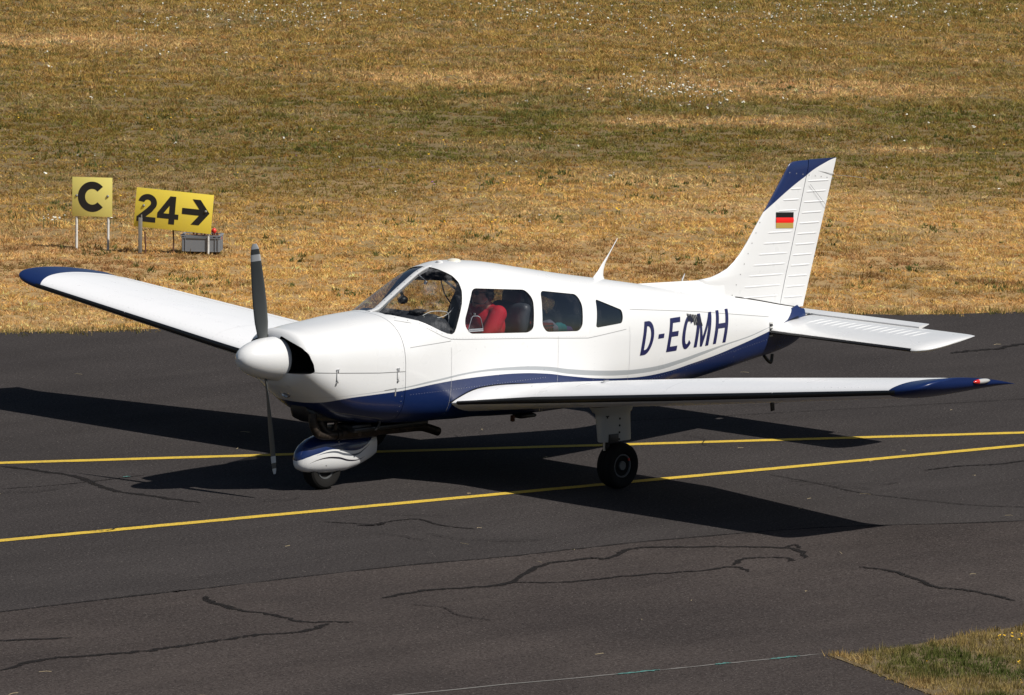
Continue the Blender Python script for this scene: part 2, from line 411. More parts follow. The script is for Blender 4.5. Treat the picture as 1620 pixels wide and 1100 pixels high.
# exhaust
bm=bmesh.new(); P=smooth_path([(.56,-.13,.66),(.555,-.14,.58),(.59,-.15,.50),(.68,-.15,.472),(.85,-.15,.468)],5); tube(bm,P,.036,16)
tube(bm,smooth_path([(.66,-.10,.64),(.66,-.12,.57),(.70,-.145,.50),(.76,-.15,.475)],4),.028,12)
tube(bm,[(.84,-.15,.47),(.85,-.15,.468),(1.25,-.15,.462),(1.26,-.15,.462)],[.034,.050,.050,.038],16)
tube(bm,smooth_path([(1.24,-.15,.462),(1.55,-.15,.455),(1.76,-.15,.452),(1.85,-.15,.435),(1.985,-.15,.392)],4),.038,16)
for x in (.80,.87,1.24,1.5): lathe(bm,[(0,.045),(.018,.045)],(x,-.15,.466),(1,0,-.02),16)
box(bm,(1.22,-.17,.53),(.012,.012,.12),Matrix.Rotation(.3,3,'Y')); box(bm,(.80,-.15,.53),(.02,.02,.10))
part('exhaust_pipe',bm,[M_exh])
bm=bmesh.new(); box(bm,(1.33,-.10,.503),(.85,.34,.035),bev=.01); box(bm,(1.02,-.13,.52),(.22,.22,.05),bev=.015); part('belly_shade_fill',bm,[M_black])  # added black boxes standing in for the shade between belly and exhaust
# --- spinner and propeller
A0=Vector((.262,0,1.130)); A1=Vector((-.165,0,1.161)); ax=(A1-A0).normalized(); L=(A1-A0).length
bm=bmesh.new(); prof=[(-.012,.176),(0,.182)]+[(L*t,.182*math.sqrt(max(0,1-t**1.9))) for t in [i/24 for i in range(1,24)]]+[(L*.985,.022),(L,.0015)]
prof=[(a,max(r,.001)) for a,r in prof]; lathe(bm,prof,A0,ax,48)
prop=empty('propeller',A0-PO,plane)
sp=part('spinner',bm,[M_white],prop,60)
hub=A0+ax*.13; ang=math.radians(12.7)
up=Vector((0,math.sin(ang),math.cos(ang))); up=(up-ax*up.dot(ax)).normalized(); side=ax.cross(up)
M_blade=mat('blade_grey',(.075,.080,.078),.45,.2); M_tip=mat('blade_tip',(.55,.56,.56),.4)
for s in (1,-1):
    bm=bmesh.new(); rings=[]; rr=[]
    T=[(.05,.052,.045,60),(.12,.060,.040,52),(.19,.085,.030,45),(.30,.112,.022,36),(.45,.122,.016,29),(.60,.118,.012,24),(.75,.106,.010,20),(.86,.09,.008,18),(.92,.070,.006,17),(.950,.038,.004,17)]
    for i in range(len(T)-1):
        k=4
        for j in range(k if i<len(T)-2 else k+1):
            t=j/k; rr.append([T[i][q]+(T[i+1][q]-T[i][q])*t for q in range(4)])
    for r,c,th,pitch in rr:
        a=math.radians(pitch); ch=side*s*math.cos(a)+ax*math.sin(a); nn=ax*math.cos(a)-side*s*math.sin(a)
        ce=hub+up*s*r
        rings.append([ce+ch*(c/2*math.cos(q))+nn*(th/2*math.sin(q)*(1.0 if math.sin(q)>0 else .5)) for q in [2*math.pi*w/16 for w in range(16)]])
    V=skin_rings(bm,rings)
    for f in bm.faces:
        d=(f.calc_center_median()-hub).dot(up*s)
        if .80<d<.855 or d>.90: f.material_index=1
    part('blade',bm,[M_blade,M_tip],prop,60)
# --- wings
def airfoil(n=26,t=.15,cam=.025):
    """closed loop (u along chord 0..1, w height), starts at the trailing edge, over the top, back underneath"""
    X=[.5*(1-math.cos(math.pi*i/n)) for i in range(n+1)]
    yt=lambda x:5*t*(.2969*math.sqrt(x)-.126*x-.3516*x*x+.2843*x**3-.1036*x**4)
    yc=lambda x:cam/.16*(.8*x-x*x) if x<.4 else cam/.36*(.2+.8*x-x*x)
    up_=[(x,yc(x)+yt(x)) for x in X[::-1]]; lo=[(x,yc(x)-yt(x)) for x in X[1:-1]]
    return up_+lo
AF=airfoil(40,.130,.012)
def wing_sec(ay,port):
    le=1.99 if ay<2.75 else 1.99+.07*(ay-2.75)/2.4
    if ay<1.25: t=(1.25-ay)/.70; le=1.99-.19*t**1.3
    te=3.59 if ay<2.75 else 3.59-.43*(ay-2.75)/2.4
    z=(.778+.1185*(ay-1.262)) if port else (.700+.1135*(ay-1.262))
    return le,te,z
def wing(port):
    s=-1 if port else 1
    ys=[.35,.45,.55,.65,.8,.95,1.1,1.25]+[1.25+(2.75-1.25)*i/8 for i in range(1,9)]+[2.75+(5.16-2.75)*i/14 for i in range(1,15)]
    bm=bmesh.new(); rings=[]
    for ay in ys:
        le,te,z=wing_sec(ay,port); c=te-le; inc=math.radians(2.0-1.5*(ay/5.3)); k=1.0
        if ay<1.25: k=1.6/c*1.0
        gl=max(0,min(1,(1.25-ay)/.65)); gf=lambda u:1-gl*.5*max(0,1-u/.16)**2
        rings.append([Vector((le+u*c*math.cos(inc)+w*c*k*math.sin(inc),s*ay,z-u*c*math.sin(inc)+w*c*k*gf(u))) for u,w in AF])
    # moulded tip: front rounds back, underside sweeps up into a thin trailing corner
    le0,te0,z0=wing_sec(5.16,port)
    for i in range(1,15):
        t=i/14; a=t*math.pi/2; ay=5.16+(.265 if port else .33)*math.sin(a); le=le0+(.24 if port else .16)*(1-math.cos(a))**1.8; te=te0+.05*t; c=te-le; _,_,z=wing_sec(ay,port)
        sc=(te0-le0)*max(.26,math.cos(a)**.5); zt=.060*(1-math.cos(a))
        rings.append([Vector((le+u*c,s*ay,z+zt*(1-1.25*u*u)-u*c*.025*(1-t*.3)+w*sc)) for u,w in AF])
    V=skin_rings(bm,rings); bmesh.ops.recalc_face_normals(bm,faces=bm.faces)
    n=len(AF)
    # black leading edge and navy tip as painted areas of the skin
    for a_,b_,y_ in zip(V,V[1:],range(len(V))):
        for k in range(38,43):
            if .5<abs(a_[0].co.y)<5.15:
                fs=set(a_[k].link_faces)&set(a_[(k+1)%n].link_faces)&set(b_[k].link_faces)
                for f in fs: f.material_index=1
    return bm
# navy tip drawn by a curve in plan
def tip_paint(name,port):
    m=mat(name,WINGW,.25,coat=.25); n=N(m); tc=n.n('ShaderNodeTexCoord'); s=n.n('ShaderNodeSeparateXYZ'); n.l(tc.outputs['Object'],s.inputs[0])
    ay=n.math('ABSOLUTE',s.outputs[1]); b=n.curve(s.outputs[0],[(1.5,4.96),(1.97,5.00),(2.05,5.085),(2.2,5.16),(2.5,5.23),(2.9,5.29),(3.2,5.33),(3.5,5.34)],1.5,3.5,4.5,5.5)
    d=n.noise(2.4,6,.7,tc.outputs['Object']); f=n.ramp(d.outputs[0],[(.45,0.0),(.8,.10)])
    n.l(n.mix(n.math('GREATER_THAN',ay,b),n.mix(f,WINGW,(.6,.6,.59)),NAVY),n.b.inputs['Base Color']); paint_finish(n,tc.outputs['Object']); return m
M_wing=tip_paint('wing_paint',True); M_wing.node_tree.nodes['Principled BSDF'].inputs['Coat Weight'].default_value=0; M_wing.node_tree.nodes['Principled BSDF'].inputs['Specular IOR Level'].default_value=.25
def wsurf(x,ay,port,off=.0015,lower=False):
    le,te,z=wing_sec(ay,port); c=te-le; u=(x-le)/c; inc=math.radians(2.0-1.5*(ay/5.3)); k=1.6/c if ay<1.25 else 1
    A=AF[:41] if not lower else AF[40:]+[AF[0]]
    A=sorted(A); w=interp(u,A)*(1-max(0,min(1,(1.25-ay)/.65))*.5*max(0,1-u/.16)**2); return Vector((x,(-1 if port else 1)*ay,z-u*c*math.sin(inc)+w*c*k+(off if not lower else -off)))
for port in (True,False):
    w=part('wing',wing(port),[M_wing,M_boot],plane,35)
    tag(w,'wing seen nearly edge on towards the camera' if port else 'wing reaching out behind the propeller')
    bm=bmesh.new()
    def wline(pts,wd,mi,lower=False):
        for (x0,a0),(x1,a1) in zip(pts,pts[1:]):
            k=max(1,int(math.hypot(x1-x0,a1-a0)/.06)); dx,da=x1-x0,a1-a0; l=math.hypot(dx,da); nx,na=-da/l*wd/2,dx/l*wd/2
            prev=None
            for j in range(k+1):
                t=j/k; x,a=x0+dx*t,a0+da*t; cur=(bm.verts.new(wsurf(x+nx,a+na,port,.004,lower)),bm.verts.new(wsurf(x-nx,a-na,port,.004,lower)))
                if prev: bm.faces.new((prev[0],prev[1],cur[1],cur[0])).material_index=mi
                prev=cur
    def wdots(x0,a0,x1,a1,step=.05,r=.0042):
        k=int(math.hypot(x1-x0,a1-a0)/step)
        for j in range(k):
            x,a=x0+(x1-x0)*j/k,a0+(a1-a0)*j/k
            f=bm.faces.new([bm.verts.new(wsurf(x+r*math.cos(q*math.pi/3),a+r*math.sin(q*math.pi/3),port,.0034)) for q in range(6)]); f.material_index=1
    # flap and aileron gaps, fuel cap, skin laps
    wline([(3.28,.75),(3.28,2.72)],.007,0); wline([(3.28,2.72),(3.57,2.72)],.007,0); wline([(3.28,2.76),(2.98,4.95)],.007,0); wline([(2.99,4.95),(3.16,4.95)],.007,0)
    for a in (1.25,2.72,3.9): wdots(2.03,a,3.2,a)
    wdots(2.30,1.25,2.36,5.0,.04); wdots(2.62,1.25,2.62,4.9,.04); wdots(3.24,.8,3.24,2.7,.04); wdots(3.24,2.8,2.95,4.9,.04); wdots(2.05,1.3,2.10,4.9,.07)
    wline([(2.02,1.262),(2.5,1.262)],.004,1); wline([(2.02,2.72),(2.6,2.72)],.004,1)
    if port: wdots(2.1,.8,3.3,.8)
    add_to(w,bm,[M_seam,M_wrivet])
    s=-1 if port else 1
    bm=bmesh.new(); q=wsurf(2.35,1.75,port,0); lathe(bm,[(0,.042),(.006,.042),(.009,.03)],q,(0,0,1),24); box(bm,q+Vector((0,0,.014)),(.05,.012,.01),mi=1)
    part('fuel_cap',bm,[M_white,M_metal])
    # navigation light on the tip
    z=wing_sec(5.35,port)[2]+.034
    bm=bmesh.new(); rings=[]
    for i in range(11):
        t=i/10; rr=.021*math.sqrt(max(.02,1-(2*t-1)**2)); x=2.69+.20*t
        rings.append(ring(Vector((x,s*(5.428 if port else 5.455),z-(0 if port else .03))),None,Vector((0,1,0)),Vector((0,0,1)),rr,14))
    skin_rings(bm,rings)
    for f in bm.faces:
        c=f.calc_center_median().x
        f.material_index=0
        if c>2.755: f.material_index=2
    part('navigation_light',bm,[mat('red_lens' if port else 'green_lens',(.55,.02,.015) if port else (.02,.35,.08),.15,coat=.8),M_navy,mat('clear_lens',(.42,.42,.41),.1,coat=1)],w)
# rubber seals where the wings meet the fuselage
bm=bmesh.new()
for port in (True,False):
    sd_=-1 if port else 1; P=[]
    for i in range(44):
        x=1.76+(3.52-1.76)*i/43; z=.75
        for _ in range(8): z=wsurf(x,max(.46,ysurf(x,z)),port,0).z
        P.append((x,z+.004))
    arc_strip(P,.003,.013,bm,0,sd_)
add_to(fus,bm,[M_rubber])
# right tie-down rings, aerial and stall details under the port wing
bm=bmesh.new(); p=wsurf(2.80,3.2,True,0,True); box(bm,p+Vector((0,0,-.05)),(.045,.010,.11),Matrix.Rotation(-.12,3,'Y'),bev=.004); part('pitot_mast',bm,[M_black])
for (x,a) in ((2.75,1.95),(2.9,2.3),(2.4,.95)):
    bm=bmesh.new(); p=wsurf(x,a,True,0,True); tube(bm,[p+Vector((-.016,0,.005)),p+Vector((-.014,0,-.02)),p+Vector((0,0,-.032)),p+Vector((.014,0,-.02)),p+Vector((.016,0,.005))],.0035,8); part('tie_down_ring',bm,[M_metal])
# --- fin and rudder
def flat_foil(outline,thick,bm,mi=0,n=14):
    """outline: list of (z, xle, xte) ; lenticular section"""
    rings=[]
    for z,a,b in outline:
        c=b-a; T=thick(z); r=[]
        for i in range(n+1): u=.5*(1-math.cos(math.pi*i/n)); r.append((u,1))
        pts=[(u,T*2.6*(math.sqrt(u)*.30-u*.126-.3516*u*u+.2843*u**3-.1036*u**4)*1.6) for u,_ in r]
        L=[Vector((a+u*c,-t,z)) for u,t in pts[::-1]]+[Vector((a+u*c,t,z)) for u,t in pts[1:-1]]
        rings.append(L)
    return skin_rings(bm,rings,mi)
HX=lambda z:6.367+(z-1.141)*(6.692-6.367)/(2.323-1.141)
TEX=lambda z:6.689+(z-1.103)*(7.095-6.689)/(2.42-1.103)
LEF=[(1.02,6.0),(1.10,5.0),(1.20,4.95),(1.36,4.90),(1.40,4.80),(1.43,5.30),(1.445,5.47),(1.47,5.57),(1.508,5.678),(1.56,5.76),(1.627,5.839),(1.72,5.925),(1.863,6.039),(2.056,6.199),(2.2,6.312),(2.30,6.392),(2.365,6.440),(2.395,6.466),(2.412,6.51),(2.416,6.60)]
finth=lambda z:.075-.030*(z-1.0)/1.4 if z<2.36 else .045*math.sqrt(max(.15,(2.42-z)/.06))
M_fin=mat('fin_paint',WHITE,.25,coat=.25); n=N(M_fin); tc=n.n('ShaderNodeTexCoord'); s_=n.n('ShaderNodeSeparateXYZ'); n.l(tc.outputs['Object'],s_.inputs[0])
b=n.curve(s_.outputs[0],[(5.9,1.8),(6.122,1.971),(6.28,2.07),(6.426,2.155),(6.56,2.225),(6.669,2.275),(6.757,2.319),(6.902,2.370),(7.1,2.418),(7.3,2.42)],5.9,7.3,1.8,2.6)
n.l(n.mix(n.math('GREATER_THAN',s_.outputs[2],b),WHITE,NAVY),n.b.inputs['Base Color']); paint_finish(n,tc.outputs['Object'])
bm=bmesh.new()
dense=[]
for i in range(len(LEF)-1):
    (z0,x0),(z1,x1)=LEF[i],LEF[i+1]
    if z0<1.42: continue
    k=max(1,int((z1-z0)/.03))
    for j in range(k): t=j/k; z=z0+(z1-z0)*t; dense.append((z,x0+(x1-x0)*t,HX(z)-.004))
dense.append((2.416,6.60,HX(2.416)-.004))
low=[(1.0,6.05,HX(1.0)-.004),(1.18,5.45,HX(1.18)-.004),(1.30,5.35,HX(1.3)-.004),(1.40,5.32,HX(1.4)-.004)]
# blunt rear edge where the rudder hinges: full foil section cut at the hinge
def foil_front(rows,bm,u1f,n=16):
    rings=[]
    for z,a,h in rows:
        te=TEX(z); c=te-a; T=finth(z); u1=(h-a)/c; us=[u1*(1-math.cos(math.pi/2*i/n)) for i in range(n+1)]
        tk=lambda u:T*4.2*(.2969*math.sqrt(max(u,0))-.126*u-.3516*u*u+.2843*u**3-.1036*u**4)*(min(1,.75+.25*1))
        L=[Vector((a+u*c,-tk(u),z)) for u in us[::-1]]+[Vector((a+u*c,tk(u),z)) for u in us[1:]]
        rings.append(L)
    skin_rings(bm,rings); return tk
foil_front(low+dense,bm,None)
# dorsal fillet running forward along the spine
rings=[]
for i in range(15):
    t=i/14; x=4.548+(5.62-4.548)*t; zf=sec(x)[1]; zt_=1.452+(1.426-1.452)*min(1,(x-4.548)/(5.411-4.548)) if x<5.411 else 1.426+(x-5.411)/.267*.07
    zt_=max(zt_,zf+.001); h=zt_-zf+.03; w_=.012+.035*t
    rings.append([Vector((x,-w_,zt_-h)),Vector((x,-.014-.008*t,zt_-h*.35)),Vector((x,-.006,zt_-.003)),Vector((x,0,zt_)),Vector((x,.006,zt_-.003)),Vector((x,.014+.008*t,zt_-h*.35)),Vector((x,w_,zt_-h))])
skin_rings(bm,rings)
fin=part('fin',bm,[M_fin],plane,50)
def fin_t(x,z,a):
    te=TEX(z); c=te-a; u=min(1,max(0,(x-a)/c)); return finth(z)*4.2*(.2969*math.sqrt(u)-.126*u-.3516*u*u+.2843*u**3-.1036*u**4)
def le_at(z): return interp(z,[q for q in LEF if q[0]>=1.42]) if z>1.42 else 5.32
bm=bmesh.new(); n_=12; rings=[]
for z in [1.10+(2.42-1.10)*i/36 for i in range(37)]:
    a=le_at(z); te=TEX(z)-(0 if z<2.4 else .0); h=HX(z)+.004; 
    zz=z
    xs=[h+(te-h)*i/n_ for i in range(n_+1)]
    L=[Vector((x,-max(.0015,fin_t(x,z,a)),zz)) for x in xs]+[Vector((x,max(.0015,fin_t(x,z,a)),zz)) for x in xs[::-1]]
    rings.append(L)
skin_rings(bm,rings); rud=part('rudder',bm,[M_fin],plane,50)
# pressed stiffening beads
def bead(bm,x0,x1,z,tilt=-.02,r=.0055,sides=(-1,1)):
    for s in sides:
        rings=[]
        for i in range(13):
            t=i/12; x=x0+(x1-x0)*t; zz=z+tilt*(x-x0); y=fin_t(x,zz,le_at(zz)); rr=r*min(1,math.sin(math.pi*min(t,1-t)*4) if min(t,1-t)<.125 else 1)+.0004
            rings.append([Vector((x,s*(y-.001),zz-rr*1.6)),Vector((x,s*(y+rr*.8),zz-rr*.6)),Vector((x,s*(y+rr*.8),zz+rr*.6)),Vector((x,s*(y-.001),zz+rr*1.6))])
        V=[[bm.verts.new(p) for p in q] for q in rings]
        for a,b in zip(V,V[1:]):
            for k in range(3): bm.faces.new((a[k],a[k+1],b[k+1],b[k]))
bm=bmesh.new()
def zpix(i): return 1.235+i*.0935
for i in range(11):
    z=zpix(i); h=HX(z)-.03; 
    x0=[5.80,5.86,5.92,5.98,6.05,6.11,6.17,6.40,6.31,6.37,6.47][i]
    if x0<h-.05: bead(bm,x0,h,z)
add_to(fin,bm,[M_white]) if False else None
b2=bmesh.new(); b2.from_mesh(fin.data); t_=D.meshes.new('t'); bm.to_mesh(t_); bm.free(); b2.from_mesh(t_); b2.to_mesh(fin.data); b2.free()
bm=bmesh.new()
for i in range(12):
    z=zpix(i)-.035; bead(bm,HX(z)+.03,TEX(z)-.025,z)
b2=bmesh.new(); b2.from_mesh(rud.data); t_=D.meshes.new('t'); bm.to_mesh(t_); bm.free(); b2.from_mesh(t_); b2.to_mesh(rud.data); b2.free()
# screws along the fin root and the cap, static wick
bm=bmesh.new()
def screw(x,z,r=.006):
    for s in (-1,1):
        y=fin_t(x,z,le_at(z))+.002 if x>5.6 else .03
        bm.faces.new([bm.verts.new((x+r*math.cos(q*math.pi/4),s*y,z+r*math.sin(q*math.pi/4))) for q in range(8)])
for i in range(8): screw(5.72+i*.052,1.30+i*.089-.03)
for i in range(8): screw(6.46+i*.085,2.318-i*.012)
add_to(fin,bm,[M_seam])
bm=bmesh.new(); tube(bm,[(7.02,-.004,2.268),(7.2,-.01,2.25),(7.50,-.01,2.209)],.0016,6); tube(bm,[(6.70,-.012,2.34),(7.05,-.01,2.272)],.002,6); tube(bm,[(6.72,-.03,2.20),(6.98,-.02,1.97)],.0016,6)
part('static_wick',bm,[M_seam],rud)
bm=bmesh.new()
P=[]
for i in range(12):
    x=5.76+(6.66-5.76)*i/11; zt_=sec(x)[1]
    P.append((x,zt_))
for s in (-1,1):
    prev=None
    for x,zt_ in P:
        y=fin_t(x,zt_+.004,le_at(max(1.43,zt_)) if zt_>1.43 else 5.45)+.002
        cur=(bm.verts.new((x,s*(y+.003),zt_-.004)),bm.verts.new((x,s*(y+.001),zt_+.005)))
        if prev: bm.faces.new((prev[0],cur[0],cur[1],prev[1]))
        prev=cur
add_to(fin,bm,[M_rubber])
# national flag on the fin
bm=bmesh.new()
for s in (-1,1):
    for k in range(3):
        z1=1.974-.0475*k-.0; z0=z1-.0475
        G=[]
        for i in range(7):
            x=6.281+.234*i/6
            G.append([bm.verts.new((x,s*(fin_t(x,z,le_at(z))+.0035+(.006 if k==1 and j==1 else 0)),z-(x-6.281)*.06)) for j,z in enumerate((z0,(z0+z1)/2,z1))])
        for a,b in zip(G,G[1:]):
            for j in range(2): bm.faces.new((a[j],b[j],b[j+1],a[j+1])).material_index=k
part('flag',bm,[mat('flag_black',(.008,.008,.008),.4),mat('flag_red',(.75,.015,.012),.4),mat('flag_gold',(.38,.27,.07),.4)],fin)
# --- stabilator (trailing edge up) with anti-servo tab
stab=empty('stabilator',Vector((6.25,0,.93))-PO,plane)
dfl=math.radians(-8.0)
def stabbm(s,tab):
    bm=bmesh.new(); A=airfoil(20,.10,0.0); rings=[]
    ys=[.03,.12,.25,.4]+[.4+(1.80-.4)*i/10 for i in range(1,11)]
    if tab: ys=[.003,.3,.6,.9,1.2,1.295]
    for ay in ys:
        if tab:
            up_=[(0,.012),(.3,.011),(1,.002)]; lo=[(1,-.002),(.3,-.011),(0,-.012)]; rings.append([Vector((6.800+u*.135,s*ay,.930+.0+w)) for u,w in up_+lo])
        else:
            te=6.795 if ay<1.30 else 6.80
            rings.append([Vector((6.10+u*(te-6.10),s*ay,.93+w*.72)) for u,w in A])
    if not tab:
        for i in range(1,10):
            t=i/9; a=t*math.pi/2; ay=1.80+.165*math.sin(a); le=6.10+.34*(1-math.cos(a))**1.1; te=6.80-.03*(1-math.cos(a)); sc=.72*max(.12,math.cos(a))
            rings.append([Vector((le+u*(te-le),s*ay,.93+w*sc)) for u,w in A])
    skin_rings(bm,rings); bmesh.ops.recalc_face_normals(bm,faces=bm.faces)
    if not tab:
        for f in bm.faces:
            c=f.calc_center_median()
            if c.x<6.124 and abs(c.y)<1.80: f.material_index=1
        # chordwise beads
        for k in range(14):
            ay=.30+k*.095
            A_=sorted(A[:21]); V=[]
            for i in range(9):
                x=6.37+.33*i/8; zz=.93+interp((x-6.10)/.70,A_)*.72; r=.0045*math.sin(math.pi*i/8)**.5+.0002
                V.append([bm.verts.new((x,s*(ay-.011),zz-.001)),bm.verts.new((x,s*ay,zz+r)),bm.verts.new((x,s*(ay+.011),zz-.001))])
            for a,b in zip(V,V[1:]):
                for q in range(2): bm.faces.new((a[q],a[q+1],b[q+1],b[q]))
    piv=Vector((6.25,0,.93)); R=Matrix.Rotation(dfl,3,'Y')
    if tab:
        p2=Vector((6.80,0,.93)); R2=Matrix.Rotation(math.radians(-3),3,'Y')
        for v in bm.verts: v.co=p2+R2@(v.co-p2)
    for v in bm.verts: v.co=piv+R@(v.co-piv)+Vector((0,0,.012))
    return bm
for s in (-1,1):
    part('stabilator_panel',stabbm(s,False),[M_white,M_boot],stab,35); part('trim_tab',stabbm(s,True),[M_white],stab,35)
# tail fairing lip, data plate, tail skid
bm=bmesh.new(); 
for s in (-1,1):
    rings=[]
    for i in range(9):
        t=i/8; x=6.37+.20*t; z=1.03+.06*t
        rings.append([Vector((x,s*.03,z-.03)),Vector((x,s*(.08+.03*t),z-.035)),Vector((x,s*(.10+.035*t),z-.028)),Vector((x,s*.04,z+.035))])
    skin_rings(bm,rings)
part('tail_fairing',bm,[M_navy],plane,60)
bm=bmesh.new()
for k in range(7): box(bm,(6.123,-(ysurf(6.123,.888+k*.018)+.005),.888+k*.019),(.040,.008,.0185 if k%2 else .012),Matrix.Rotation(.13,3,'Z'),mi=k%2)
part('data_plate',bm,[M_primer,M_black])
bm=bmesh.new(); P=[(6.17,0,.715),(6.22,0,.66),(6.265,0,.628),(6.285,0,.632),(6.295,0,.70)]; tube(bm,smooth_path(P,4),.015,10); part('tail_tie_down',bm,[M_black])
# --- antennas and roof fittings
bm=bmesh.new(); rings=[]
for z,x0,x1,t in ((1.50,3.97,4.13,.014),(1.553,3.985,4.105,.012),(1.60,4.04,4.108,.008),(1.66,4.09,4.128,.005),(1.75,4.175,4.19,.003),(1.868,4.272,4.280,.002)):
    rings.append([Vector(((x0+x1)/2+(x1-x0)/2*math.cos(a),t*math.sin(a),z)) for a in [2*math.pi*q/12 for q in range(12)]])
skin_rings(bm,rings); part('antenna',bm,[M_white],plane,60)
bm=bmesh.new(); tube(bm,[(5.10,0,1.40),(5.105,0,1.45),(5.135,0,1.50)],[.008,.007,.003],8); part('antenna',bm,[M_white])
bm=bmesh.new(); lathe(bm,[(-.02,.062),(.0,.060),(.014,.048),(.020,.02)],(2.27,-.02,1.806),(0,0,1),24); part('roof_puck',bm,[mat('cream_plastic',(.62,.58,.48),.5)])
bm=bmesh.new(); lathe(bm,[(-.02,.03),(.012,.028),(.02,.01)],(2.12,0,1.80),(0,0,1),18); part('roof_fitting',bm,[M_white])
# --- air temperature probe through the windscreen, compass, storm window
bm=bmesh.new(); tube(bm,[(1.80,-.075,1.725),(1.88,-.10,1.66)],.006,8); lathe(bm,[(0,.016),(.02,.014)],(1.87,-.095,1.66),(-.5,0,-1),12); part('temperature_probe',bm,[M_metal])
bm=bmesh.new(); bmesh.ops.create_uvsphere(bm,u_segments=20,v_segments=12,radius=.042,matrix=Matrix.Translation((1.69,-.01,1.515))@Matrix.Diagonal((1.1,.95,.85,1))); tube(bm,[(1.69,-.01,1.54),(1.67,-.005,1.585)],.014,8); part('compass',bm,[M_black])
bm=bmesh.new(); sw=[(1.955,1.283),(2.015,1.385),(2.035,1.400),(2.095,1.396),(2.115,1.38),(2.128,1.30),(2.126,1.278)]
def on_side(x,z,o): return Vector((x,-(ysurf(x,z)+o),z))
P=[on_side(a,b,-.004) for a,b in rounded(sw,.02,4)]; tube(bm,P+[P[0]],.0042,6)
for z in (1.278,1.292): tube(bm,[on_side(1.955+.004,z,-.001),on_side(2.125,z-.004,-.001)],.006,6)
lathe(bm,[(0,.011),(.012,.008)],on_side(2.05,1.415,-.002),(0,-1,0),10)
part('storm_window',bm,[M_metal])
# --- cabin
bm=bmesh.new(); rings=[]
for x,z1 in ((1.405,1.375),(1.45,1.395),(1.60,1.42),(1.74,1.418),(1.86,1.40),(1.865,1.0)):
    w_=(ysurf(x,1.25) or .5)-.045; rings.append([Vector((x,-w_,1.0)),Vector((x,-w_,min(z1,1.27)-.02)),Vector((x,-w_*.72,z1-.03)),Vector((x,-w_*.45,z1)),Vector((x,w_*.45,z1)),Vector((x,w_*.72,z1-.03)),Vector((x,w_,min(z1,1.27)-.02)),Vector((x,w_,1.0))])
skin_rings(bm,rings)
for (x,y,z,sx,sy,sz) in ((1.55,.02,1.43,.09,.12,.03),(1.50,-.12,1.42,.07,.07,.025),(1.62,-.20,1.435,.05,.10,.025),(1.5,.2,1.42,.1,.14,.03)): box(bm,(x,y,z),(sx,sy,sz),Matrix.Rotation(y*3,3,'Z'),bev=.008)
part('instrument_panel',bm,[M_dark],plane,40)
bm=bmesh.new(); box(bm,(1.66,-.22,1.44),(.16,.10,.022),Matrix.Rotation(.4,3,'Z'),bev=.006); 
tab=part('dashboard_tablet',bm,[M_black])
bm=bmesh.new(); tube(bm,smooth_path([(1.66,-.28,1.41),(1.74,-.30,1.44),(1.86,-.32,1.435),(1.91,-.33,1.41),(1.90,-.34,1.33),(1.88,-.35,1.25)],5),.0028,6); tube(bm,smooth_path([(1.66,-.29,1.40),(1.74,-.31,1.385),(1.85,-.32,1.39),(1.92,-.33,1.42),(1.97,-.33,1.46)],5),.0028,6)
bm2=bm; part('cable',bm2,[mat('white_cable',(.7,.7,.68),.4)])
M_seat=mat('seat_leather',(.06,.068,.08),.42); n=N(M_seat); tc=n.n('ShaderNodeTexCoord'); q=n.noise(60,3,.5,tc.outputs['Object']); n.bump(q.outputs[0],.15,.004)
def seat(x,y,lean=.16,dz=0):
    bm=bmesh.new(); R=Matrix.Rotation(lean,3,'Y')
    box(bm,Vector((x-.27,y,.92)),(.50,.42,.14),bev=.05,seg=4)
    box(bm,Vector((x+.05,y,1.19)),(.12,.42,.52),R,bev=.055,seg=4)
    box(bm,Vector((x+.105,y,1.485)),(.095,.24,.15),R,bev=.042,seg=4)
    for k in (-.06,.06): tube(bm,[Vector((x+.085,y+k,1.40)),Vector((x+.10,y+k,1.46))],.008,8)
    bmesh.ops.translate(bm,verts=bm.verts,vec=(0,0,dz)); return part('seat',bm,[M_seat],plane,50)
seat(2.66,-.25,.14,.0); seat(2.66,.25); seat(3.32,-.24,.2,-.13); seat(3.32,.24,.2,-.13)
bm=bmesh.new(); tube(bm,smooth_path([(2.62,.50,1.60),(2.66,.48,1.45),(2.74,.44,1.32)],4),.022,8,flat=.25); tube(bm,smooth_path([(2.62,.50,1.60),(2.78,.50,1.50),(2.90,.5,1.42)],4),.022,8,flat=.25); part('seat_belt',bm,[M_black])
# control yoke
bm=bmesh.new(); tube(bm,[(1.78,-.28,1.20),(1.98,-.28,1.20)],.012,8); tube(bm,smooth_path([(1.98,-.41,1.29),(1.985,-.40,1.21),(1.98,-.28,1.18),(1.985,-.16,1.21),(1.98,-.15,1.29)],5),.013,8); part('control_yoke',bm,[M_black])
# --- registration lettering
def project_polys(polys,bm,side,step=.022,off=.0030,mi=0):
    for P in polys:
        b=bmesh.new(); b.faces.new([b.verts.new((x,z,0)) for x,z in P]); bmesh.ops.triangulate(b,faces=b.faces)
        for _ in range(5):
            es=[e for e in b.edges if e.calc_length()>step]
            if not es: break
            bmesh.ops.subdivide_edges(b,edges=es,cuts=1); bmesh.ops.triangulate(b,faces=b.faces)
        mp={}
        for v in b.verts: x,z=v.co.x,v.co.y; mp[v]=bm.verts.new((x,side*(ysurf(x,z)+off),z))
        for f in b.faces:
            try: q=bm.faces.new([mp[v] for v in f.verts]); q.material_index=mi
            except ValueError: pass
        b.free()
def bar(a,b,w,horiz=True):
    """slanted stroke: parallelogram between a and b, width measured along x"""
    return [(a[0]-w/2,a[1]),(a[0]+w/2,a[1]),(b[0]+w/2,b[1]),(b[0]-w/2,b[1])]
H_=.288
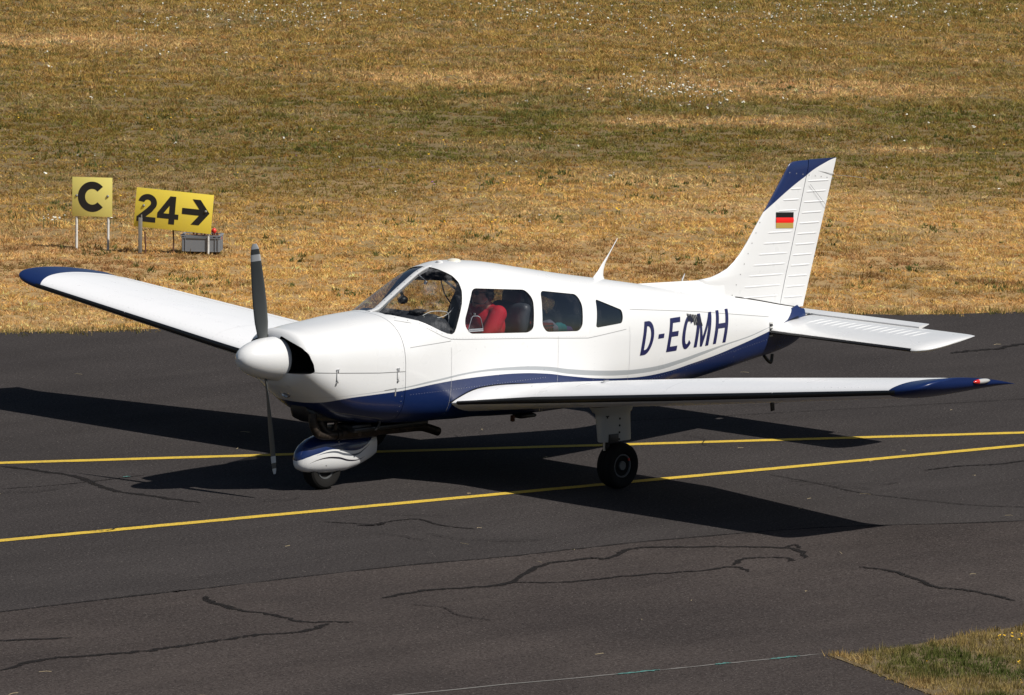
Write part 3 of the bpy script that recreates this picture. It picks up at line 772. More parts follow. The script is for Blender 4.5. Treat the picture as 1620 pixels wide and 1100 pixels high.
def glyph(ch,x0,w,z0,sl=.075,sw=.045):
    """strokes in a unit box, sheared; x0 is the lower left corner"""
    S=lambda u,v:(x0+u+sl*v/H_*1.0,z0+v)
    t=.043; Q=[]
    R_=lambda u0,v0,u1,v1:[S(u0,v0),S(u1,v0),S(u1,v1),S(u0,v1)]
    def arc(cu,cv,ru,rv,a0,a1,n=16):
        out=[]
        for i in range(n):
            A=math.radians(a0+(a1-a0)*i/n); B=math.radians(a0+(a1-a0)*(i+1)/n)
            out.append([S(cu+ru*math.cos(A),cv+rv*math.sin(A)),S(cu+ru*math.cos(B),cv+rv*math.sin(B)),S(cu+(ru-sw)*math.cos(B),cv+(rv-t)*math.sin(B)),S(cu+(ru-sw)*math.cos(A),cv+(rv-t)*math.sin(A))])
        return out
    if ch=='D':
        Q=[R_(0,0,sw,H_)]; m=w*.35; Q+=[R_(sw,0,m,t),R_(sw,H_-t,m,H_)]+arc(m,H_/2,w-m,H_/2,-90,90,18)
    elif ch=='E': Q=[R_(0,0,sw,H_),R_(sw,0,w,t),R_(sw,H_-t,w,H_),R_(sw,H_*.5-t/2+.005,w*.92,H_*.5+t/2+.005)]
    elif ch=='H': Q=[R_(0,0,sw,H_),R_(w-sw,0,w,H_),R_(sw,H_*.5-t/2+.008,w-sw,H_*.5+t/2+.008)]
    elif ch=='C': Q=arc(w/2,H_/2,w/2,H_/2,42,318,26)
    elif ch=='M':
        Q=[R_(0,0,sw,H_),R_(w-sw,0,w,H_)]; d=.030
        Q+=[[S(sw,H_),S(sw,H_-.10),S(w/2-d*.5,0),S(w/2+.0,0),S(w/2+.0,.085)],[S(w-sw,H_),S(w/2,.085),S(w/2,0),S(w/2+d*.5,0),S(w-sw,H_-.10)]]
    elif ch=='-': Q=[R_(0,H_*.5-.019,w,H_*.5+.019)]
    return Q
M_let=mat('lettering_navy',(.010,.012,.065),.35)
for side in (-1,1):
    for ch,x,w,z in (('D',4.150,.165,.892),('-',4.385,.085,.890),('E',4.540,.155,.886),('C',4.748,.170,.886),('M',4.955,.220,.888),('H',5.246,.190,.892)): bm=bmesh.new(); project_polys(glyph(ch,x,w,z),bm,side); part('registration_letter',bm,[M_let],plane,60)
bm=bmesh.new(); 
for k in range(8):
    x=4.875+k*.024; l=.07 if k<3 else .095
    project_polys([[(x,1.192-k*.004),(x+.013,1.192-k*.004),(x+.027+k*.003,1.192-k*.004-l),(x+.010+k*.003,1.192-k*.004-l)]],bm,-1,off=.0045)
part('black_strokes',bm,[M_black],plane,60)  # slanted black strokes across the upper lettering
# --- nose gear
def wheel(name,c,R,w,port_face=-1):
    e=empty(name,Vector(c)-PO,plane); bm=bmesh.new(); prof=[]
    h=w/2; P=[(-h*.62,R*.50),(-h*.84,R*.56),(-h,R*.74),(-h*.97,R*.86),(-h*.80,R*.95),(-h*.45,R*.993),(-h*.25,R),(-h*.235,R*.975),(-h*.20,R*.975),(-h*.19,R),(0,R*1.002)]
    P=P+[(-a,r) for a,r in P[:-1][::-1]]
    ax_=Vector((0,1,0)); n=56; u=Vector((1,0,0)); v=ax_.cross(u)
    rings=[ring(Vector(c)+ax_*a,ax_,u,v,r,n) for a,r in P]+[ring(Vector(c)+ax_*P[-1][0],ax_,u,v,R*.45,n)]; rings=[ring(Vector(c)+ax_*P[0][0],ax_,u,v,R*.45,n)]+rings
    skin_rings(bm,rings,0,True); part('tyre',bm,[M_rubber],e,30)
    bm=bmesh.new(); pr=[(h*.66,R*.46),(h*.70,R*.505),(h*.76,R*.51),(h*.76,R*.46),(h*.45,R*.41),(h*.30,R*.30),(h*.38,R*.22),(h*.75,R*.20),(h*.80,R*.17),(h*.78,.001)]
    for s in (-1,1): lathe(bm,pr,c,(0,s,0),40,0,False)
    for k in range(6):
        a=k*math.pi/3; 
        for s in (-1,1): lathe(bm,[(h*.3,.008),(h*.5,.008),(h*.52,.003)],Vector(c)+Vector((R*.36*math.cos(a),0,R*.36*math.sin(a))),(0,s,0),8,0)
    box(bm,Vector(c)+Vector((.07,-h*.80,.05)),(.018,.006,.02),mi=1)
    part('rim',bm,[M_rim,mat('red_mark',(.5,.03,.02),.5)],e,35)
    return e
wheel('nose_wheel',(.790,0,.178),.178,.135); wheel('main_wheel',(2.735,-1.53,.194),.194,.155); wheel('main_wheel',(2.77,1.53,.196),.196,.165)
M_pant=mat('wheel_fairing_paint',WHITE,.22,coat=.3); n=N(M_pant); tc=n.n('ShaderNodeTexCoord'); s_=n.n('ShaderNodeSeparateXYZ'); n.l(tc.outputs['Object'],s_.inputs[0]); x_,z_=s_.outputs[0],s_.outputs[2]
bb=n.curve(x_,[(.3,.22),(.46,.245),(.50,.268),(.57,.298),(.66,.322),(.76,.342),(.87,.336),(1.0,.314),(1.12,.312),(1.24,.345),(1.36,.405),(1.5,.45)],.3,1.5,.1,.6)
def stripe(pts,hw):
    c=n.curve(x_,pts,.3,1.5,.1,.6); d=n.math('ABSOLUTE',n.math('SUBTRACT',z_,c)); w=n.math('MULTIPLY',n.math('SINE',n.math('MULTIPLY',n.math('SUBTRACT',x_,pts[0][0]),math.pi/(pts[-1][0]-pts[0][0]))),hw)
    return n.math('LESS_THAN',d,w)
l1=stripe([(.56,.235),(.70,.275),(.85,.268),(1.0,.232),(1.12,.226),(1.22,.25)],.0085); l2=stripe([(.62,.30),(.80,.322),(.95,.288),(1.08,.275),(1.20,.31),(1.29,.35)],.010)
c=n.mix(l1,WHITE,(.02,.02,.03)); c=n.mix(l2,c,(.10,.11,.13)); c=n.mix(n.math('GREATER_THAN',z_,bb),c,NAVY); n.l(c,n.b.inputs['Base Color'])
bm=bmesh.new(); rings=[]
for x,w_,z0,z1 in ((.490,.012,.235,.275),(.498,.036,.210,.305),(.52,.062,.187,.345),(.57,.090,.163,.390),(.65,.112,.148,.430),(.74,.124,.139,.455),(.85,.128,.133,.463),(1.0,.118,.134,.452),(1.13,.100,.156,.432),(1.24,.076,.186,.418),(1.33,.050,.215,.405),(1.40,.022,.245,.394)):
    zc=(z0+z1)/2; rings.append([Vector((x,w_*math.copysign(abs(math.cos(a))**.75,math.cos(a)),zc+(z1-z0)/2*math.copysign(abs(math.sin(a))**.85,math.sin(a)))) for a in [2*math.pi*q/40 for q in range(40)]])
skin_rings(bm,rings); pant=part('wheel_fairing',bm,[M_pant],plane,60)
for x,z in ((.72,.215),(.86,.40),(.88,.43)):
    bm=bmesh.new(); lathe(bm,[(0,.007),(.006,.005)],(x,-.128,z),(0,-1,0),10); part('screw',bm,[M_seam],pant)
bm=bmesh.new(); tube(bm,[(.80,0,.44),(.80,0,.62)],.035,14); tube(bm,[(.80,.07,.46),(.95,.05,.60)],.012,8); tube(bm,[(.80,-.06,.46),(.97,-.04,.60)],.012,8); part('nose_leg',bm,[M_black])
# --- main gear legs with their fairings
for s,port in ((-1,True),(1,False)):
    zt_=.665; y=s*1.50
    bm=bmesh.new(); rings=[]
    for z,x0,x1,w_ in ((.70,2.44,2.92,.075),(.655,2.48,2.90,.070),(.635,2.51,2.885,.058),(.60,2.515,2.885,.056),(.405,2.54,2.90,.050),(.398,2.545,2.898,.046)):
        rings.append([Vector(((x0+x1)/2+(x1-x0)/2*math.copysign(abs(math.cos(a))**.8,math.cos(a)),y+w_*math.copysign(abs(math.sin(a))**.55,math.sin(a)),z)) for a in [2*math.pi*q/36 for q in range(36)]])
    skin_rings(bm,rings)
    for k in range(4): lathe(bm,[(0,.010),(.003,.009)],(2.725,y-.055*1.0-.0015+.001*k,.59-.058*k),(0,-1,0),12,1)
    box(bm,(2.58,y-.055,.62),(.035,.006,.008),mi=1); box(bm,(2.58,y-.055,.612),(.010,.006,.02),mi=1)
    part('gear_leg_fairing',bm,[M_primer,M_black],plane,50)
    bm=bmesh.new(); tube(bm,[(2.62,y,.50),(2.63,y+s*.0,.33)],.032,14); box(bm,(2.66,y-.048,.425),(.11,.02,.08),mi=0,bev=.004)
    tube(bm,[(2.63,y,.35),(2.72,y,.26),(2.735,y,.196)],.028,12); tube(bm,[(2.735,y-.05,.196),(2.735,y+.05,.196)],.022,12); tube(bm,[(2.57,y-.03,.42),(2.57,y-.03,.33)],.010,8,mi=1)
    part('gear_leg',bm,[M_black,M_metal])
bm=bmesh.new(); box(bm,(2.66,-.36,.468),(.035,.03,.055),bev=.008); part('belly_drain',bm,[M_rust])
bm=bmesh.new(); box(bm,(2.86,-.3,.470),(.20,.12,.035),bev=.02); part('belly_fairing',bm,[M_black])
bm=bmesh.new()
tube(bm,smooth_path([(1.10,-.30,.60),(1.13,-.33,.56),(1.10,-.31,.50)],4),.012,8); part('breather_pipe',bm,[M_black])
# ---------------------------------------------------------------- pilot
def blobs(items,voxel=.011,smooth_it=3):
    """fuse tapered limbs and rounded volumes into one continuous skin"""
    V=[];F=[]
    def ball(c,r,nu,nv):
        b=len(V); V.append((c[0],c[1],c[2]+r[2]))
        for i in range(1,nv):
            a=math.pi*i/nv
            for k in range(nu):
                q=2*math.pi*k/nu; V.append((c[0]+r[0]*math.sin(a)*math.cos(q),c[1]+r[1]*math.sin(a)*math.sin(q),c[2]+r[2]*math.cos(a)))
        V.append((c[0],c[1],c[2]-r[2])); e=len(V)-1
        for k in range(nu):
            k2=(k+1)%nu; F.append((b,b+1+k,b+1+k2)); F.append((e,e-nu+k2,e-nu+k))
            for i in range(nv-2): F.append((b+1+i*nu+k,b+1+(i+1)*nu+k,b+1+(i+1)*nu+k2,b+1+i*nu+k2))
    for it in items:
        if it[0]=='s': ball(it[1],it[2],24,14)
        else:
            _,a,b,ra,rb=it; a,b=Vector(a),Vector(b); k=max(3,int((b-a).length/min(ra,rb)*2.5))
            for i in range(k+1):
                t=i/k; r=ra+(rb-ra)*t; ball(a.lerp(b,t),(r,r,r),12,8)
    me=D.meshes.new('b'); me.from_pydata(V,[],F); o=D.objects.new('b',me); COL.objects.link(o)
    m=o.modifiers.new('r','REMESH'); m.mode='VOXEL'; m.voxel_size=voxel; m.use_smooth_shade=True
    s=o.modifiers.new('s','SMOOTH'); s.iterations=smooth_it; s.factor=.5
    bpy.context.view_layer.update(); dg=bpy.context.evaluated_depsgraph_get(); r=D.meshes.new_from_object(o.evaluated_get(dg),depsgraph=dg)
    D.objects.remove(o,do_unlink=True); return r
M_skin=mat('skin',(.42,.22,.15),.5); M_shirt=mat('red_shirt',(.62,.010,.025),.75); M_trs=mat('trousers',(.03,.035,.05),.8); M_hair=mat('grey_hair',(.12,.10,.09),.8)
px_,py_=2.46,-.245
HD=Vector((2.385,py_,1.535))
Sh=lambda s:Vector((px_-.01,py_+s*.135,1.375)); Hp=Vector((px_-.05,py_,.98))
def arm(s):
    el=Vector((2.27,py_+s*.150,1.13)); ha=Vector((2.05,py_+s*.115,1.215)); return el,ha
it=[('s',HD+Vector((0,0,.03)),(.095,.076,.105)),('s',HD+Vector((-.035,0,-.045)),(.06,.055,.06)),('c',HD+Vector((.02,0,-.06)),(px_+.01,py_,1.39),.052,.06),
 ('s',HD+Vector((-.098,0,-.005)),(.018,.013,.026)),('s',HD+Vector((-.082,0,-.048)),(.02,.024,.010)),('s',HD+Vector((-.07,0,-.085)),(.028,.03,.022)),
 ('s',HD+Vector((.01,.078,.0)),(.018,.012,.032)),('s',HD+Vector((.01,-.078,.0)),(.018,.012,.032)),('s',HD+Vector((-.078,0,.035)),(.022,.055,.014)),
 ('s',(px_,py_,1.26),(.115,.15,.15)),('s',(px_-.02,py_,1.10),(.115,.15,.17)),('s',(px_-.05,py_,.97),(.13,.17,.11))]
for s in (-1,1):
    el,ha=arm(s)
    it+=[('c',Sh(s),el,.058,.043),('c',el,ha,.042,.027),('c',(2.42,py_+s*.09,.97),(2.02,py_+s*.12,1.02),.085,.062),('c',(2.02,py_+s*.12,1.02),(1.80,py_+s*.10,.80),.055,.045)]
    pc=ha+Vector((-.045,-s*.01,.0)); it.append(('s',pc,(.045,.020,.036)))
    for q in range(4):
        z=.028-.019*q; a=pc+Vector((-.035,0,z)); b=a+Vector((-.030,-s*.006,.0)); c_=b+Vector((-.004,-s*.028,-.002)); d_=c_+Vector((.022,-s*.010,0)); it+=[('c',a,b,.0095,.009),('c',b,c_,.009,.0085),('c',c_,d_,.0085,.008)]
    it+=[('c',pc+Vector((.01,-s*.018,.03)),pc+Vector((-.025,-s*.04,.045)),.011,.0085)]
me=blobs(it,.008,2); me.materials.clear(); me.materials.append(M_skin); me.polygons.foreach_set('use_smooth',[True]*len(me.polygons))
pil=D.objects.new('person',me); link(pil); tag(pil,'seated pilot in a red short sleeved shirt behind the front side window','person')
it=[('s',(px_,py_,1.26),(.135,.165,.165)),('s',(px_-.02,py_,1.10),(.135,.155,.185)),('s',(px_,py_,1.35),(.09,.13,.075)),('c',(px_,py_,1.37),(px_,py_,1.405),.075,.068)]
for s in (-1,1): el,ha=arm(s); it.append(('c',Sh(s),Sh(s).lerp(el,.72),.076,.070)); it.append(('c',(px_,py_+s*.06,1.385),Sh(s),.06,.072))
me=blobs(it,.010,4); me.materials.clear(); me.materials.append(M_shirt); sh=link(D.objects.new('shirt',me),pil)
it=[('s',(px_-.05,py_,.97),(.145,.185,.12))]
for s in (-1,1): it+=[('c',(2.42,py_+s*.09,.97),(2.02,py_+s*.12,1.02),.095,.072),('c',(2.02,py_+s*.12,1.02),(1.84,py_+s*.10,.84),.066,.056)]
me=blobs(it,.012,3); me.materials.clear(); me.materials.append(M_trs); link(D.objects.new('trousers',me),pil)
me=blobs([('s',HD+Vector((.022,0,.045)),(.093,.083,.10)),('s',HD+Vector((.05,0,-.01)),(.06,.072,.07))],.008,2); me.materials.clear(); me.materials.append(M_hair); link(D.objects.new('hair',me),pil)
bm=bmesh.new(); P=[HD+Vector((.005,.095*math.cos(a),.01+.125*math.sin(a))) for a in [math.pi*i/12 for i in range(13)]]; tube(bm,P,.009,8,flat=.6)
for s in (-1,1): lathe(bm,[(0,.034),(.012,.040),(.03,.040),(.038,.028)],HD+Vector((.005,s*.078,.0)),(0,s,0),20)
tube(bm,smooth_path([HD+Vector((-.005,-.10,-.02)),HD+Vector((-.06,-.085,-.07)),HD+Vector((-.115,-.02,-.06))],4),.004,6); link(from_bm('headset',bm,[M_black],None,40),pil)
bm=bmesh.new()
for s in (-1,1): bmesh.ops.create_uvsphere(bm,u_segments=14,v_segments=8,radius=1,matrix=Matrix.Translation(HD+Vector((-.092,s*.033,.018)))@Matrix.Diagonal((.010,.027,.020,1))); tube(bm,[HD+Vector((-.085,s*.058,.022)),HD+Vector((0,s*.084,.025))],.003,6)
tube(bm,[HD+Vector((-.098,.01,.022)),HD+Vector((-.098,-.01,.022))],.003,6); link(from_bm('sunglasses',bm,[M_black],None,40),pil)
# things lying in the cabin
bm=bmesh.new(); M_redbag=mat('red_plastic',(.55,.03,.02),.45)
box(bm,(2.92,-.36,1.19),(.24,.20,.15),bev=.012)
for k in range(9): box(bm,(2.815+k*.026,-.462,1.195),(.012,.006,.055),mi=1)
for k in range(2): box(bm,(2.92,-.464,1.245-.09*k),(.235,.004,.008),mi=1)
o=from_bm('basket',bm,[M_redbag,M_black],None,30); tag(o,'red plastic basket with black slots behind the pilot seat','basket')
def cloth_bag(name,c,s,col,lab,seed):
    r=random.Random(seed); bm=bmesh.new(); bmesh.ops.create_icosphere(bm,subdivisions=4,radius=1,matrix=Matrix.Translation(c)@Matrix.Diagonal((*s,1)))
    from mathutils import noise as mn
    for v in bm.verts:
        d=mn.noise(v.co*14+Vector((seed,0,0)))*.35+abs(mn.noise(v.co*32))*.2; v.co=Vector(c)+(v.co-Vector(c))*(1+d*.6)
    o=from_bm(name,bm,[mat(name+'_cloth',col,.8)],None,60); tag(o,lab,'bag'); return o
cloth_bag('travel_bag',(3.05,-.38,1.20),(.09,.08,.075),(.55,.50,.62),'pale lilac bag on the rear seat behind the second window',1)
cloth_bag('pouch',(3.15,-.42,1.185),(.075,.05,.065),(.03,.55,.58),'turquoise pouch on the rear seat behind the second window',4)
cloth_bag('pouch',(3.25,-.41,1.165),(.05,.05,.055),(.25,.14,.55),'purple pouch at the rear edge of the second window',9)
# ---------------------------------------------------------------- signs, crate, stakes
M_sign=mat('sign_yellow',(.70,.56,.05),.5); n=N(M_sign); tc=n.n('ShaderNodeTexCoord'); q=n.noise(5,6,.7,tc.outputs['Object']); n.l(n.mix(n.ramp(q.outputs[0],[(.45,0.),(.8,.35)]),(.80,.64,.07),(.70,.56,.13)),n.b.inputs['Base Color'])
M_signp=mat('sign_pale_yellow',(.66,.55,.10),.5); n=N(M_signp); tc=n.n('ShaderNodeTexCoord'); q=n.noise(5,6,.7,tc.outputs['Object']); n.l(n.mix(n.ramp(q.outputs[0],[(.45,0.),(.8,.35)]),(.74,.66,.18),(.62,.55,.24)),n.b.inputs['Base Color'])
M_post=mat('post_white',(.62,.62,.60),.5); n=N(M_post); tc=n.n('ShaderNodeTexCoord'); q=n.noise(9,6,.7,tc.outputs['Object']); n.l(n.mix(n.ramp(q.outputs[0],[(.5,0.),(.7,.8)]),(.62,.62,.60),(.25,.22,.19)),n.b.inputs['Base Color'])
M_bolt=mat('galvanised_bolt',(.22,.22,.21),.5,.5); M_ink=mat('sign_black',(.012,.012,.012),.5); M_gpost=mat('weathered_post',(.20,.19,.17),.8)
def plate_glyphs(name,frame,polys,parent,m,off=-.006):
    bm=bmesh.new()
    for P in polys:
        f=bm.faces.new([bm.verts.new((u,off,v)) for u,v in P])
        if len(P)>4: bmesh.ops.triangulate(bm,faces=[f])
    o=from_bm(name,bm,[m],None,None); o.parent=parent; return o
def arcs(cx,cy,rx,ry,w,a0,a1,n=24):
    out=[]
    for i in range(n):
        A=math.radians(a0+(a1-a0)*i/n); B=math.radians(a0+(a1-a0)*(i+1)/n)
        out.append([(cx+rx*math.cos(A),cy+ry*math.sin(A)),(cx+rx*math.cos(B),cy+ry*math.sin(B)),(cx+(rx-w)*math.cos(B),cy+(ry-w)*math.sin(B)),(cx+(rx-w)*math.cos(A),cy+(ry-w)*math.sin(A))])
    return out
def local_box(bm,c,s,mi=0,bev=0,rot=None): box(bm,Vector(c),s,rot,mi,bev)
# C sign: local frame u (right in view), v up, front face towards -y of the frame
def sign_frame(name,loc,yaw,roll,label,cat):
    e=empty(name,loc,None,(0,0,0)); e.rotation_euler=(0,0,math.radians(yaw)); tag(e,label,cat); return e
SC=sign_frame('taxiway_sign',(11.43,15.19,0),-52,0,'square yellow sign with black letter C on two white posts','sign')
bm=bmesh.new(); local_box(bm,(0,.003,.583),(.462,.006,.448),0,.0015); p=from_bm('sign_plate',bm,[M_signp],SC,30)
bm=bmesh.new()
for s in (-.183,.183):
    tube(bm,[(s,.021,-.05),(s,.021,.80)],.015,12)
p=from_bm('post',bm,[M_post],SC,30)
for s in (-.180,.180):
    bm=bmesh.new(); lathe(bm,[(0,.015),(.006,.014),(.012,.006)],(s,-.001,.595),(0,-1,0),14); from_bm('bolt',bm,[M_bolt],SC,30)
plate_glyphs('sign_letter',None,arcs(0,.585,.166,.174,.084,42,318,40),SC,M_ink,-.0010)
S2=sign_frame('direction_sign',(11.86,14.28,0),-50,0,'wide crooked yellow sign reading 24 with a right arrow','sign')
tilt=Matrix.Rotation(math.radians(4.6),4,'Y')
piv=Vector((0,0,.475)); T2=Matrix.Translation(piv)@tilt@Matrix.Translation(-piv)
def tform(bm,M): 
    bmesh.ops.transform(bm,matrix=M,verts=bm.verts); return bm
bm=bmesh.new(); local_box(bm,(0,.003,.475),(.885,.006,.445),0,.0015); from_bm('sign_plate',tform(bm,T2),[M_sign],S2,30)
g=[]
# "2"
g+=arcs(-.325,.585,.100,.098,.056,-18,168,20)
g+=[[(-.250,.598-.043),(-.228,.555),(-.275,.50),(-.345,.405),(-.425,.345),(-.425,.325),(-.330,.365),(-.285,.455)]]
g=arcs(-.318,.560,.112,.112,.072,-22,172,22)
g+=[[(-.214,.518),(-.278,.545),(-.322,.490),(-.258,.450)],[(-.258,.450),(-.322,.490),(-.436,.378),(-.335,.378)],[(-.436,.318),(-.208,.318),(-.208,.383),(-.436,.383)]]
# "4"
g+=[[(-.052,.318),(.018,.318),(.018,.672),(-.052,.672)],[(-.192,.385),(.062,.385),(.062,.450),(-.192,.450)],[(-.192,.450),(-.118,.450),(-.046,.560),(-.052,.672)]]
# arrow
g+=[[(.100,.465),(.350,.465),(.350,.543),(.100,.543)],[(.430,.504),(.335,.504),(.215,.665),(.312,.665)],[(.430,.504),(.312,.343),(.215,.343),(.335,.504)]]
bm=bmesh.new()
for i,P in enumerate(g):
    f=bm.faces.new([bm.verts.new((u*.955,-.0008-.00004*i,.475+(v-.495)*.90)) for u,v in P])
bmesh.ops.triangulate(bm,faces=bm.faces); from_bm('sign_text',tform(bm,T2),[M_ink],S2,None)
for u,v in ((-.345,.498),(.365,.503)):
    bm=bmesh.new(); lathe(bm,[(-.002,.015),(.008,.014),(.014,.006)],(u,-.004,v),(0,-1,0),14); from_bm('bolt',tform(bm,T2),[M_bolt],S2,30)
bm=bmesh.new(); tube(bm,[(.395,.022,-.05),(.395,.022,.60)],.013,12); from_bm('post',bm,[M_post],S2,30)
bm=bmesh.new(); local_box(bm,(-.375,-.032,.17),(.042,.030,.44),0,.004); local_box(bm,(-.362,-.030,.395),(.012,.016,.06),0,.003); from_bm('post',bm,[M_gpost],S2,30)
for (u,d,h,r,lab) in ((-.315,-.05,.235,.010,'short rusty stake just right of the grey sign post'),(-.01,.06,.34,.009,'thin rusty stake under the middle of the 24 sign')):
    w=S2.matrix_basis if False else Matrix.Translation(S2.location)@Matrix.Rotation(math.radians(-50),4,'Z')
    p0=w@Vector((u,d,-.04)); bm=bmesh.new(); tube(bm,[(0,0,0),(.006,0,h*.5),(-.004,.004,h+.04)],[r,r*.9,r],8); o=from_bm('stake',bm,[M_rust],None,40); o.location=p0; tag(o,lab,'stake','rusty stakes at the 24 sign')
# grey plastic crate
M_crate=mat('grey_plastic',(.20,.215,.235),.5)
CR=empty('plastic_crate',(12.19,14.16,0),None,(0,0,math.radians(-50))); tag(CR,'grey plastic crate behind the right end of the 24 sign','crate')
bm=bmesh.new(); w_,d_,h_=.42,.28,.205; t=.012
box(bm,Vector((0,-d_/2,h_/2-.01)),(w_,t,h_-.045),None,0); box(bm,Vector((0,d_/2,h_/2-.01)),(w_,t,h_-.045)); box(bm,Vector((-w_/2,0,h_/2-.01)),(t,d_-.014,h_-.045)); box(bm,Vector((w_/2,0,h_/2-.01)),(t,d_-.014,h_-.045)); box(bm,Vector((0,0,.012)),(w_-.03,d_-.03,.012))
for z,o_ in ((h_-.012,.016),(h_-.036,.010),(.018,.004)):
    box(bm,Vector((0,-d_/2-o_/2,z)),(w_+o_*2,o_+t*.8,.010)); box(bm,Vector((0,d_/2+o_/2,z)),(w_+o_*2,o_+t*.8,.010)); box(bm,Vector((-w_/2-o_/2,0,z)),(o_+t*.8,d_-.01,.0095)); box(bm,Vector((w_/2+o_/2,0,z)),(o_+t*.8,d_-.01,.0095))
for u in (-.202,-.17,.17,.202): box(bm,Vector((u,-d_/2-.009,h_/2)),(.008,.010,h_-.03))
for v in (-.10,-.04,.04,.10): box(bm,Vector((w_/2+.009,v,h_/2)),(.010,.008,h_-.03))
from_bm('crate_body',bm,[M_crate],CR,30)
bm=bmesh.new(); box(bm,Vector((w_/2+.008,-.02,.15)),(.008,.07,.05),None,1); box(bm,Vector((w_/2+.014,-.02,.16)),(.004,.03,.03),None,0); from_bm('catch',bm,[mat('catch_red',(.5,.05,.03),.5),M_crate],CR,30)
wC=Matrix.Translation(CR.location)@Matrix.Rotation(math.radians(-50),4,'Z')
bm=bmesh.new(); 
for i in range(7):
    u=-.10+i*.045; lathe(bm,[(0,.012),(.03,.012),(.034,.004)],(u,.02*(-1)**i,h_-.02),(0,0,1),10)
tube(bm,[(-.13,0,h_-.022),(.18,0,h_-.022)],.01,8)
o=from_bm('lamp_fittings',bm,[M_rust],None,40); o.matrix_world=wC; o.location=wC.translation; o.rotation_euler=(0,0,math.radians(-50)); tag(o,'row of small rusty fittings sticking out of the grey crate','fittings')
bm=bmesh.new(); lathe(bm,[(-.02,.016),(0,.028),(.016,.030),(.034,.020),(.042,.006)],(0,0,0),(0,0,1),20,0); tube(bm,[(0,0,-.12),(0,0,-.02)],.012,8,1)
o=from_bm('red_lamp',bm,[mat('lamp_red',(.62,.03,.02),.35,coat=.5),M_black],None,40); o.location=wC@Vector((.13,.03,.225)); tag(o,'round red lamp lying on top of the grey crate','lamp')
# ---------------------------------------------------------------- ground
CAM=Vector((-32.12627711,-35.03679237,7.18915056))
def sheet(name,pts,z,m,kind='structure'):
    bm=bmesh.new(); bm.faces.new([bm.verts.new((x,y,z)) for x,y in pts]); bmesh.ops.recalc_face_normals(bm,faces=bm.faces)
    o=from_bm(name,bm,[m]); tag(o,kind=kind); return o
EDGE_A=Vector((5.502,9.748)); EDGE_B=Vector((15.223,4.555)); ed=(EDGE_B-EDGE_A).normalized(); en=Vector((-ed.y,ed.x))  # en points to the field
# field soil
M_soil=mat('dry_soil',(.16,.10,.045),.95); n=N(M_soil); tc=n.n('ShaderNodeTexCoord'); q=n.noise(.25,6,.6,tc.outputs['Object']); q2=n.noise(9,6,.7,tc.outputs['Object'])
c1=n.ramp(q.outputs[0],[(.35,(.42,.27,.11)),(.5,(.34,.22,.09)),(.65,(.24,.17,.065))]); sx=n.n('ShaderNodeSeparateXYZ'); n.l(tc.outputs['Object'],sx.inputs[0])
dd=n.math('ADD',n.math('MULTIPLY',n.math('SUBTRACT',sx.outputs[0],EDGE_A.x),en.x),n.math('MULTIPLY',n.math('SUBTRACT',sx.outputs[1],EDGE_A.y),en.y)); dd=n.math('ADD',dd,n.math('MULTIPLY',n.math('SUBTRACT',q.outputs[0],.5),9.0))
md=n.ramp(n.math('MULTIPLY',dd,1/40),[(7.0/40,0.),(18.0/40,1.)]); c1=n.mix(n.math('MULTIPLY',md,.8),c1,(.115,.085,.030))
n.l(n.mix(n.ramp(q2.outputs[0],[(.4,0.),(.7,.5)]),c1,(.14,.08,.035)),n.b.inputs['Base Color']); n.bump(q2.outputs[0],.6,.03)
bm=bmesh.new(); bmesh.ops.create_grid(bm,x_segments=2,y_segments=2,size=900,matrix=Matrix.Translation((0,0,-.02))); g_=from_bm('ground',bm,[M_soil]); tag(g_,kind='structure')
# asphalt, older surface
def asphalt(name,c1,c2,seed):
    m=mat(name,c1,.85); n=N(m); tc=n.n('ShaderNodeTexCoord'); mp=n.n('ShaderNodeMapping'); mp.inputs['Location'].default_value=(seed*3.1,seed,0); n.l(tc.outputs['Object'],mp.inputs[0]); v=mp.outputs[0]
    big=n.noise(.35,5,.6,v); st=n.n('ShaderNodeMapping'); st.inputs['Scale'].default_value=(.25,1.6,1); st.inputs['Rotation'].default_value=(0,0,.35); n.l(v,st.inputs[0]); streak=n.noise(1.0,6,.65,st.outputs[0])
    fine=n.noise(48,4,.75,v); mid=n.noise(22,4,.7,v); sp=n.n('ShaderNodeTexVoronoi'); sp.inputs['Scale'].default_value=95; n.l(v,sp.inputs['Vector'])
    col=n.mix(n.ramp(big.outputs[0],[(.35,0.),(.65,1.)]),c1,c2); col=n.mix(n.math('MULTIPLY',n.ramp(streak.outputs[0],[(.42,0.),(.64,1.)]),.40),col,tuple(c*.72 for c in c1))
    col=n.mix(n.ramp(fine.outputs[0],[(.34,.75),(.5,0.)]),col,(.016,.014,.014)); col=n.mix(n.ramp(fine.outputs[0],[(.54,0.),(.72,.55)]),col,(.13,.12,.115))
    w=n.n('ShaderNodeTexWhiteNoise'); n.l(sp.outputs['Position'],w.inputs['Vector']); dot=n.math('MULTIPLY',n.math('GREATER_THAN',w.outputs['Value'],.988),n.math('LESS_THAN',sp.outputs['Distance'],.42))
    col=n.mix(n.math('MULTIPLY',dot,.6),col,(.24,.21,.19)); col=n.mix(n.ramp(mid.outputs[0],[(.52,0.),(.70,.55)]),col,(.018,.016,.016))
    n.l(col,n.b.inputs['Base Color']); n.bump(fine.outputs[0],.7,.008); n.b.inputs['Specular IOR Level'].default_value=.03; n.b.inputs['Roughness'].default_value=1; return m
M_as1=asphalt('asphalt',(.041,.0365,.0362),(.054,.048,.047),1); M_as2=asphalt('asphalt_old',(.046,.0385,.0368),(.070,.058,.0535),5)
P=lambda v:(v.x,v.y)
far=[EDGE_A-ed*120,EDGE_B+ed*120]
